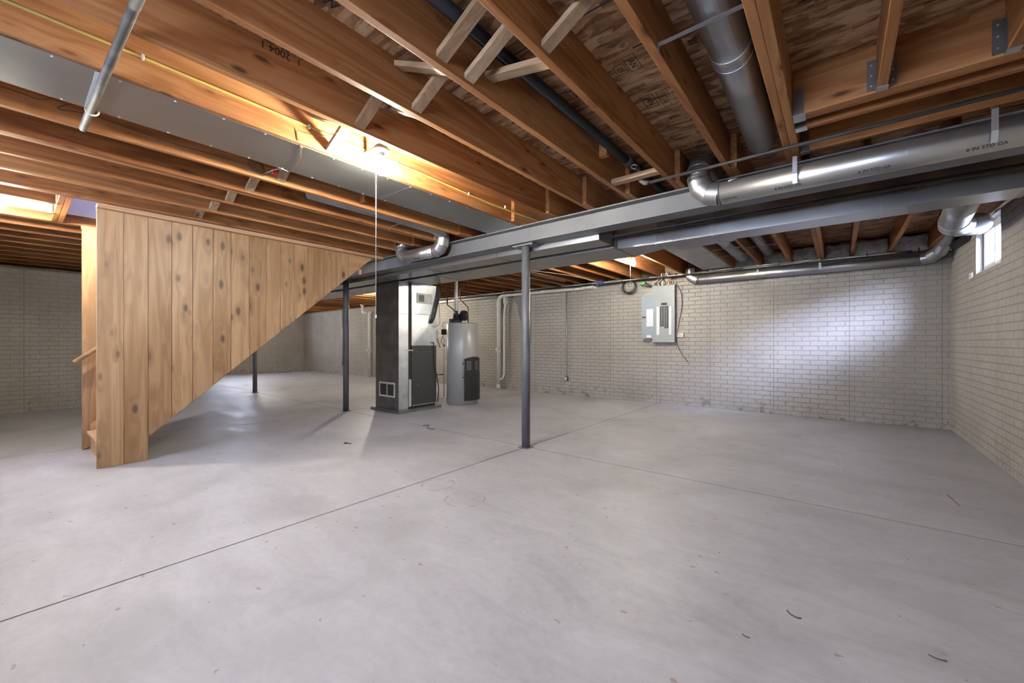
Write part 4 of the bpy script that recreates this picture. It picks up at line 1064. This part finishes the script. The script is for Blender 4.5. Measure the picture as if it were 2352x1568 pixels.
wp_ = thing('relief_pipe', (-5.80, 5.2, 0.1), 'thin pale discharge pipe down the left side of the heater', 'pipe')
MB().tube([(wx-0.36, wy-0.13, 0.10), (wx-0.36, wy-0.13, 1.22)], 0.011, 10).build('pipe', 'pvc', wp_)
MB().tube([(wx-0.36, wy-0.13, 0.52), (wx-0.56, wy-0.15, 0.515)], 0.010, 10).build('drain_arm', 'black', wp_)
MB().lathe((wx-0.36, wy-0.13, 1.05), [(0.020, 0), (0.020, 0.03)], 12).build('clamp', 'black', wp_)
cb = thing('power_cord', (-5.85, 5.1, 1.0), 'black coiled cord and plug between furnace and heater', 'cord')
MB().box(wx-0.39, wx-0.31, wy-0.17, wy-0.11, 1.27, 1.37, 0.004).build('plug_box', 'black', cb)
MB().tube(smoothpath([(wx-0.35, wy-0.14, 1.27), (wx-0.42, wy-0.15, 1.15), (wx-0.36, wy-0.16, 1.08)], 8), 0.006, 8).build('cord', 'black', cb)
for i in range(7): MB().ring((wx-0.50+0.014*i, wy-0.19, 1.235-0.032*i), (0.3, 0.5, 1), 0.020, 0.006, 14).build('cord_loop', 'black', cb)
MB().tube(smoothpath([(wx-0.22, wy-0.21, 1.50), (wx-0.32, wy-0.20, 1.48), (wx-0.35, wy-0.16, 1.37)], 8), 0.004, 8).build('lead', 'black', cb)

# ================================================================ white drain pipes on the back wall
dp = thing('drain_pipe', (-6.43, 7.44, 0.0), 'white plastic drain stack on back wall right of the water heater', 'pipe')
yp = 7.455
MB().tube([(-6.43, yp, 0.0005), (-6.43, yp, 2.13), (-6.39, yp, 2.22), (-6.28, yp, 2.265), (-4.05, yp, 2.262), (-3.84, yp, 2.268)], 0.045, 20).build('pipe', 'pvc', dp)
MB().tube([(-6.43, yp, 1.98), (-6.43, yp, 2.12)], 0.053, 20).build('coupling', 'pvc', dp)
MB().tube([(-6.43, yp, 0.0008), (-6.43, yp, 0.11)], 0.055, 20).build('coupling', 'pvc', dp)
MB().tube([(-6.43, yp, 0.90), (-6.43, yp, 1.02)], 0.054, 20).build('clean_out', 'pvc', dp)
MB().tube([(-6.43, yp-0.045, 0.96), (-6.43, yp-0.09, 0.96)], 0.035, 16).build('plug', 'pvc', dp)
MB().tube([(-6.22, yp, 2.22), (-6.22, yp, 2.05)], 0.050, 18).build('reducer', 'pvc', dp)
MB().tube([(-6.22, yp, 2.05), (-6.24, yp, 1.92), (-6.255, yp, 1.80), (-6.255, yp, 0.36), (-6.30, yp, 0.27), (-6.40, yp, 0.22)], 0.026, 16).build('branch', 'pvc', dp)
for x_ in (-5.92, -5.2, -4.3): MB().ring((x_, yp, 2.263), (1, 0, 0), 0.048, 0.006, 20).build('clamp', 'pvc', dp)
MB().tube([(-6.5, yp, 2.262), (-9.9, yp, 2.235)], 0.030, 16).build('pipe', 'pvc', dp)
for x_ in (-6.9, -7.6, -8.4): MB().tube([(x_, yp, 2.25), (x_, yp, 2.334)], 0.009, 8).build('hanger', 'pvc', dp)
MB().tube([(-8.1, yp, 2.26), (-7.95, yp-0.01, 2.29), (-7.6, yp-0.02, 2.305)], 0.028, 14).build('branch', 'pvc', dp)
dp2 = thing('drain_pipe', (-12.09, 7.44, 0), 'white plastic drain stack seen between the post and furnace', 'pipe')
MB().tube([(-12.09, yp, 0.0005), (-12.09, yp, 2.08), (-12.0, yp, 2.17)], 0.048, 18).build('pipe', 'pvc', dp2)
MB().tube([(-12.09, yp, 0.82), (-12.09, yp, 0.95)], 0.058, 18).build('clean_out', 'pvc', dp2)
MB().tube([(-12.09, yp-0.05, 0.88), (-12.09, yp-0.10, 0.88)], 0.035, 14).build('plug', 'pvc', dp2)
MB().tube([(-11.9, 7.0, 2.42), (-11.75, 7.0, 2.30), (-11.72, 7.0, 2.10), (-11.55, 7.0, 2.06)], 0.045, 16).build('branch', 'pvc', dp2)
# conduits
def conduit(x, z0, z1, lb, xb):
    t = thing('conduit', (x, 7.51, z0), lb, 'conduit', 'metal conduits on the back wall')
    MB().tube([(x, 7.515, z0), (x, 7.515, z1)], 0.010, 12).build('pipe', 'galv', t)
    MB().box(x-0.035, x+0.035, 7.475, 7.529, z0-0.10, z0, 0.003).build('outlet_box', 'galv_mid', t)
    MB().box(x-0.018, x+0.018, 7.470, 7.4755, z0-0.08, z0-0.02, 0.002).build('cover', 'white', t)
    return t
conduit(-4.55, 0.40, 2.29, 'thin metal conduit down to an outlet box, right of the near post', 0)
conduit(-13.95, 0.42, 2.29, 'thin metal conduit far left, seen beside the second post', 0)

# ================================================================ breaker panel
bp = thing('breaker_panel', (-2.46, 7.48, 1.12), 'open grey breaker panel on the back wall with black breakers', 'breaker panel')
x0, x1, zb0, zb1 = -2.665, -2.265, 1.125, 2.155
MB().box(x0+0.012, x1-0.012, 7.432, 7.529, zb0+0.01, zb1-0.01, 0.002).build('box', 'panelgrey', bp)
MB().box(x0, x1, 7.418, 7.4315, zb0, zb1, 0.004).build('cover', 'panelgrey', bp)
MB().box(-2.595, -2.315, 7.4145, 7.418, 1.235, 1.965, 0.0015).build('inner_cover', 'panelgrey', bp)
MB().box(-2.50, -2.40, 7.407, 7.4142, 1.80, 1.84, 0.002).build('main_breaker', 'black', bp)
for (xc, n) in ((-2.487, 11), (-2.408, 12)):
    for i in range(n):
        z_ = 1.765-i*0.0335
        b_ = MB().box(xc-0.033, xc+0.033, 7.406, 7.4142, z_-0.0155, z_+0.0155, 0.002).build('breaker', 'black', bp)
        MB().box(xc-0.009, xc+0.009, 7.4015, 7.4058, z_-0.004, z_+0.004).build('toggle', 'grille', b_)
for xa, xb in ((-2.585, -2.535), (-2.362, -2.322)):
    MB().box(xa, xb, 7.4125, 7.4144, 1.265, 1.775).build('label_strip', 'paper', bp)
for sx_ in (x0+0.03, x1-0.03):
    for z_ in (1.2, 1.64, 2.08): MB().lathe((sx_, 7.4155, z_), [(0.004, 0), (0.004, 0.002)], 8, 'y').build('screw', 'screw', bp)
dang = D(28)   # door swung past flat against the wall, hinge at left edge of inner cover
def dpt(u, off=0.0): return Vector((-2.605 - u*math.cos(dang*0.6), 7.412 - u*math.sin(dang*0.6)*0.35 - off, 0))
dm = MB(); p_, q_ = dpt(0), dpt(0.255)
dm.obox((p_.x, p_.y, 1.60), (q_.x, q_.y, 1.60), 0.003, 0.80, (0, 0, 1)); dr = dm.build('door', 'panelblue', bp)
def onDoor(u0, u1, z0_, z1_, mat, nm, off=0.0035):
    a, b_ = dpt(u0, off), dpt(u1, off); MB().obox((a.x, a.y, (z0_+z1_)/2), (b_.x, b_.y, (z0_+z1_)/2), 0.001, z1_-z0_).build(nm, mat, dr)
onDoor(0.04, 0.165, 1.42, 1.74, 'paper', 'label'); onDoor(0.08, 0.165, 1.215, 1.26, 'paper', 'label'); onDoor(0.18, 0.245, 1.575, 1.605, 'black', 'latch')
# outlet beside it with cord
ob = thing('outlet_box', (-2.20, 7.50, 1.21), 'small cream outlet box right of the breaker panel', 'outlet')
MB().box(-2.262, -2.135, 7.475, 7.529, 1.222, 1.295, 0.006).build('box', 'cream', ob)
MB().box(-2.225, -2.165, 7.471, 7.4748, 1.24, 1.277, 0.003).build('receptacle', 'grille', ob)
wire('cord', [(-2.285, 7.46, 2.16), (-2.22, 7.455, 2.12), (-2.165, 7.47, 1.98), (-2.165, 7.49, 1.75), (-2.21, 7.50, 1.50), (-2.235, 7.45, 1.28), (-2.23, 7.46, 1.10), (-2.17, 7.49, 0.93), (-2.06, 7.50, 0.775)], 0.0055, 'black', 'black cord hanging loose beside the breaker panel', 'cord')
# cables into the top of the panel
cb = thing('cable_bundle', (-2.47, 7.46, 2.156), 'fan of cream, black and red cables entering the breaker panel', 'cable bundle')
cols_ = ['cream', 'yellow', 'black', 'cream', 'white', 'cream', 'black', 'cream', 'yellow', 'black', 'cream', 'cream', 'white', 'yellow', 'red', 'cream', 'black', 'cream']
for i, mt in enumerate(cols_):
    u = i/(len(cols_)-1); xa = -2.635+0.34*u; xb = -2.545+0.19*u + random.uniform(-0.012, 0.012)
    sw = (0.02 if i % 2 else -0.03)
    MB().tube(smoothpath([(xa, 7.455+0.02*(i % 3), 2.150), (xa+sw, 7.452+0.02*(i % 3), 2.215), ((xa+xb)/2-sw, 7.44, 2.28), (xb, 7.42+0.012*(i % 4), 2.38)], 6), 0.0065 if i != 14 else 0.006, 8).build('cable', mt, cb)
MB().tube([(-2.50, 7.46, 2.155), (-2.50, 7.46, 2.30)], 0.018, 12).build('sleeve', 'grille', cb)
# black cables along the top of the back wall
run = thing('cable_run', (-2.5, 7.34, 2.30), 'bundle of black and pale cables strung along the back wall top', 'cables')
random.seed(3)
for i in range(7):
    z_ = 2.300+0.0042*i; y_ = 7.30+0.007*(i % 3); pts = []
    x_ = -8.5
    while x_ < 1.05:
        pts.append((x_, y_+random.uniform(-0.008, 0.008), z_-0.012+random.uniform(-0.012, 0.006))); x_ += 0.42
    MB().tube(smoothpath(pts, 4), 0.0055 if i else 0.012, 6).build('cable', ['black', 'black', 'black', 'cream', 'black', 'iron', 'grille'][i], run)
for i in range(9):
    MB().box(-3.2+i*0.5, -3.19+i*0.5, 7.285, 7.335, 2.275, 2.334, 0.002).build('tie', 'black', run)
# coil of spare cable left of the panel
cc = thing('cable_coil', (-3.10, 7.40, 2.06), 'round coil of black cable hanging left of the breaker panel', 'cable coil')
for i in range(8):
    MB().ring((-3.10+random.uniform(-0.02, 0.02), 7.43-0.006*i, 2.195+random.uniform(-0.02, 0.02)), (random.uniform(-0.12, 0.12), 1, random.uniform(-0.12, 0.12)), 0.135-0.006*(i % 4), 0.0055, 36, 6).build('loop', 'black' if i % 3 else 'iron', cc)
MB().ring((-3.09, 7.40, 2.22), (0.1, 1, 0), 0.065, 0.006, 28).build('loop', 'grille', cc)
cn = thing('connector', (-2.81, 7.42, 2.2), 'black wire connector with bright green label near the coil', 'connector')
MB().obox((-2.87, 7.42, 2.19), (-2.78, 7.42, 2.25), 0.03, 0.045, bev=0.003).build('body', 'black', cn)
MB().obox((-2.855, 7.400, 2.205), (-2.80, 7.400, 2.242), 0.008, 0.04).build('label', 'green', cn)
for k_ in range(3): MB().tube(smoothpath([(-2.79, 7.42, 2.235), (-2.72, 7.42, 2.20-0.02*k_), (-2.68, 7.42, 2.14+0.02*k_), (-2.74, 7.42, 2.16)], 6), 0.004, 6).build('wire', 'black', cn)
wire('wire', [(-2.80, 7.42, 2.17), (-2.65, 7.40, 2.16), (-2.52, 7.40, 2.22), (-2.45, 7.40, 2.28)], 0.005, 'black', 'black wire curving from the green connector to the cables')
jb = thing('junction_box', (-3.62, 7.36, 2.27), 'small blue plastic box with a looped white wire on the cables', 'junction box')
MB().box(-3.68, -3.58, 7.24, 7.285, 2.26, 2.334, 0.004).build('box', 'blue', jb)
MB().ring((-3.75, 7.25, 2.24), (0, 1, 0.1), 0.06, 0.004, 24).build('wire_loop', 'white', jb)
wire('wire', [(-4.1, 5.3, 2.333), (-3.9, 5.7, 2.325), (-3.75, 6.2, 2.32), (-3.72, 6.7, 2.325), (-3.68, 7.2, 2.31)], 0.004, 'cream', 'pale thin wire sagging under back bay joists left of the bulb')
wire('cable', [(-4.55, 4.55, 2.325), (-4.8, 4.9, 2.315), (-4.9, 5.6, 2.30), (-4.7, 6.4, 2.29), (-4.5, 7.2, 2.285)], 0.010, 'black', 'black cable sagging from the ducts toward the back wall', 'cable')

# insulation in the rim bays of the back wall
edges_ = [(-1.717, -1.36), (-1.322, -0.965), (-0.927, -0.585), (-0.547, -0.231), (-0.154, 0.131), (0.169, 0.531), (0.569, 0.911), (0.949, 1.12)]
lbs = ['above the shiny panning end', 'behind the middle back bay duct', 'behind the strapped round duct', 'left of the pale doubled joists', 'right of the pale doubled joists', 'second right of the doubled joists', 'two bays left of the window', 'in the corner by the window']
for (a, b_), lb in zip(edges_, lbs):
    m = MB().box(a+0.002, b_-0.002, 7.50, 7.67, ZJ+0.001, ZS-0.03)
    bmesh.ops.subdivide_edges(m.bm, edges=m.bm.edges, cuts=5, use_grid_fill=True)
    for v in m.bm.verts:
        if v.co.y < 7.51: v.co.y += random.uniform(-0.035, 0.02)
        if v.co.z > ZS-0.05: v.co.z += random.uniform(-0.02, 0.02)
    for f in m.bm.faces: f.smooth = True
    tag(m.build('insulation_batt', 'wool'), 'pale insulation batt in the joist end, ' + lb, 'insulation', 'insulation batts over the back wall')
# crumpled black vapour sheet in the corner under the big elbow
m = MB()
ks_ = [(0.955, 7.47, 2.34), (1.10, 7.42, 2.335), (1.118, 6.7, 2.33), (1.118, 6.45, 2.30), (1.118, 6.6, 2.24), (1.112, 7.2, 2.26)]
top_ = [m.bm.verts.new(p) for p in ks_]; bot_ = [m.bm.verts.new((p[0]+0.004, p[1], p[2]-0.012)) for p in ks_]
for i in range(len(ks_)): m.bm.faces.new([top_[i], top_[(i+1) % 6], bot_[(i+1) % 6], bot_[i]])
m.bm.faces.new(top_); m.bm.faces.new(bot_[::-1])
tag(m.build('plastic_sheet', 'black'), 'crumpled black plastic in the ceiling corner by the window', 'plastic sheet')

# ================================================================ bare bulb fixtures
def bulb_fixture(x, y, z, lb, chain_z, mount):
    t = thing('light_fixture', (x, y, z-0.12), lb, 'light fixture', 'bare bulb light fixtures')
    if mount == 'box':
        MB().box(x-0.03, x+0.03, y-0.03, y+0.03, z+0.022, z+0.05, 0.002).build('box', 'galv_mid', t)
        MB().obox((x-0.19, y, z+0.055), (x+0.19, y, z+0.055), 0.025, 0.008).build('bar_hanger', 'yellow', t)
    MB().lathe((x, y, z), [(0.030, 0), (0.052, 0.004), (0.056, 0.012), (0.054, 0.021)], 36).build('lampholder_base', 'white', t)
    MB().lathe((x, y, z), [(0.018, -0.042), (0.021, -0.03), (0.023, -0.0005)], 24).build('socket', 'white', t)
    b_ = MB().lathe((x, y, z), [(0.004, -0.148), (0.018, -0.143), (0.030, -0.125), (0.032, -0.108), (0.026, -0.088), (0.0145, -0.066), (0.0125, -0.0425)], 32).build('bulb', 'bulb', t)
    if chain_z:
        MB().tube([(x-0.045, y-0.01, z+0.002), (x-0.046, y-0.01, chain_z)], 0.0022, 6).build('pull_chain', 'cream', t)
        MB().lathe((x-0.046, y-0.01, chain_z-0.022), [(0.003, 0), (0.006, 0.004), (0.003, 0.022)], 10).build('pull_bell', 'white', t)
    return t
bulb_fixture(-2.365, 1.545, 2.375, 'lit bare bulb with long pull cord hanging below the lit joist', 1.30, 'box')
bulb_fixture(-2.33, 5.72, 2.385, 'lit bare bulb behind the ducts near the breaker panel', 1.98, 'box')
bulb_fixture(-8.70, 5.72, 2.385, 'added fill bulb hidden behind the furnace plenum', 1.98, 'box')  # bulb added out of view to brighten the back left
bulb_fixture(-13.4, 4.6, 2.385, 'added fill bulb in the far left alcove, hidden behind the pine wall', 1.98, 'box')  # added for fill in the alcove, kept out of sight
bulb_fixture(-5.565, -0.055, 2.405, 'lit bare bulb at the left edge, in front of stair opening', None, 'box')

# ================================================================ stairs
SXL, SXR = -6.12, -5.09
pwall = thing('stair_wall', (SXR, 1.6, 0), 'pine board wall closing the side of the stairs, diagonal lower edge', 'stair wall')
ys_ = [0.470, 0.648, 0.816, 0.990, 1.155, 1.328, 1.488, 1.661, 1.833, 1.986, 2.142, 2.296, 2.491, 2.675, 2.826]
def diag(y): return 0.226 + (y-0.816)*(1.988-0.226)/(2.826-0.816)
for i in range(len(ys_)-1):
    a, b_ = ys_[i]+0.0012, ys_[i+1]-0.0012
    if i < 2: pts = [(a, 0.002), (b_, 0.002), (b_, 2.300), (a, 2.300)]
    else: pts = [(a, diag(a)), (b_, diag(b_)), (b_, 2.300), (a, 2.300)]
    m = MB().prism(pts, 'x', SXR-0.017, SXR+0.001)
    bmesh.ops.bevel(m.bm, geom=[e for e in m.bm.edges if abs(e.verts[0].co.y-e.verts[1].co.y) < 1e-5 and abs(e.verts[0].co.z-e.verts[1].co.z) > 0.02], offset=0.0035, segments=1, affect='EDGES')
    m.build('board', 'pine_z', pwall)
MB().box(SXR-0.035, -5.026, 0.47, 3.318, 2.301, 2.334, 0.002).build('top_nailer', 'pine_y', pwall)
MB().box(SXR-0.055, SXR-0.018, 0.475, 0.52, 0.002, 2.30, 0.002).build('end_stud', 'pine_z', pwall)
lw = thing('stair_wall', (SXL, 1.6, 0), 'far pine wall of the stairs, orange-lit behind the handrail', 'stair wall')
yy = 0.462; i = 0
while yy < 3.1:
    b_ = min(yy+0.165, 3.15)
    zl = lambda q: max(0.002, diag(q)+0.004)
    MB().prism([(yy+0.001, zl(yy+0.001)), (b_-0.001, zl(b_-0.001)), (b_-0.001, 2.30), (yy+0.001, 2.30)], 'x', SXL-0.018, SXL).build('board', 'pine_z', lw); yy += 0.165; i += 1
MB().box(SXL-0.035, SXL+0.002, 0.455, 3.25, 2.301, 2.334, 0.002).build('top_nailer', 'pine_y', lw)
MB().box(SXL-0.05, SXL-0.0185, 0.462, 0.50, 0.002, 2.30, 0.002).build('end_stud', 'pine_z', lw)
# staircase
st = thing('staircase', (-5.6, 1.8, 0), 'wooden staircase rising between the two pine walls', 'staircase')
RI, RU = 0.1985, 0.2265
y0s = 0.50
for s, xx_ in (('l', SXL+0.002), ('r', SXR-0.056)):
    xa, xb = xx_, xx_+0.036
    pts = [(y0s+0.02, 0.002), (0.575, 0.002), (3.17, diag(3.17)-0.008), (3.17, 2.300), (2.94, 2.300), (y0s+0.02, 0.26)]
    MB().prism(pts, 'x', xa, xb).build('stringer', 'pine_y', st)
for k_ in range(11):
    y_ = y0s+0.02+k_*RU; z_ = RI*(k_+1)
    if z_ < 2.25:
        MB().box(SXL+0.039, SXR-0.058, y_-0.03, y_+RU+0.005, z_-0.028, z_, 0.004).build('tread', 'pine_x', st)
    MB().box(SXL+0.039, SXR-0.058, y_, y_+0.018, z_-RI+0.001, min(z_-0.0285, 2.30), 0.001).build('riser', 'pine_x', st)
MB().prism([(y0s, diag(0.50)+0.26-0.225), (y0s+0.02, diag(0.52)+0.26-0.225), (2.7, diag(2.7)+0.27), (2.7, diag(2.7)+0.245)], 'x', SXL+0.0005, SXL+0.006).build('skirt_edge', 'pine_y', st)
MB().box(SXR-0.05, SXR-0.002, 2.985, 3.02, 2.05, 2.12, 0.002).build('support_block', 'pine_x', st)
# exposed lower run of stringer beyond the last board
m = MB().prism([(2.830, 1.992), (3.185, 2.298), (3.185, 2.30), (2.830, 2.30)], 'x', SXR-0.018, SXR-0.001); m.build('stringer_cover', 'pine_y', st)
hr = thing('handrail', (-6.06, 1.6, 0.95), 'round wooden handrail sloping up the far stair wall', 'handrail')
MB().tube([(SXL+0.075, 0.40, 0.915), (SXL+0.075, 2.6, 0.915+2.2*0.877)], 0.021, 16).build('rail', 'pine_y', hr)
for y_ in (0.62, 1.6, 2.5):
    z_ = 0.915+(y_-0.40)*0.877
    MB().tube([(SXL+0.001, y_, z_-0.06), (SXL+0.06, y_, z_-0.06), (SXL+0.075, y_, z_-0.02)], 0.007, 8).build('bracket', 'galv', hr)

# ================================================================ small things
o = MB().box(XR-0.022, XR-0.001, 6.41, 6.53, 1.80, 1.865, 0.008).build('window_sensor', 'white')
MB().lathe((XR-0.0225, 6.47, 1.832), [(0.006, -0.003), (0.008, 0.0)], 10, 'x').build('sensor_lens', 'grille', o)
tag(o, 'small white plastic sensor below the window corner', 'sensor')
tag(MB().tube(smoothpath([(-4.33, 3.46, 0.006), (-4.25, 3.50, 0.02), (-4.20, 3.43, 0.012), (-4.12, 3.40, 0.005), (-4.05, 3.42, 0.004)], 6), 0.004, 6).build('wire_scrap', 'black'), 'black bent wire scrap lying on the floor joint', 'wire scrap')
tag(MB().ring((-4.25, 2.33, 0.004), (0, 0, 1), 0.016, 0.004, 14).obox((-4.23, 2.335, 0.004), (-4.18, 2.35, 0.004), 0.014, 0.006).build('metal_clip', 'black'), 'small dark clip lying on the floor before the furnace', 'clip')
def twig(pts, lb, r=0.002): tag(MB().tube(smoothpath(pts, 5), r, 6).build('twig', 'twig'), lb, 'twig', 'dry twigs on the floor')
twig([(-0.165, 2.02, 0.003), (-0.15, 1.998, 0.004), (-0.13, 1.992, 0.003), (-0.115, 1.997, 0.003)], 'longest curved twig on the floor at lower right', 0.0028)
twig([(-0.285, 1.75, 0.002), (-0.27, 1.742, 0.003), (-0.258, 1.745, 0.002)], 'short twig left of the longest one on the floor')
twig([(0.25, 2.05, 0.003), (0.27, 2.04, 0.004), (0.295, 2.048, 0.003)], 'brown twig nearest the lower right corner')
twig([(0.62, 4.30, 0.002), (0.635, 4.17, 0.003), (0.645, 4.06, 0.002)], 'thin long twig on the floor before the right wall')

# tidy helper properties
for o in bpy.data.objects:
    if '_w' in o: del o['_w']
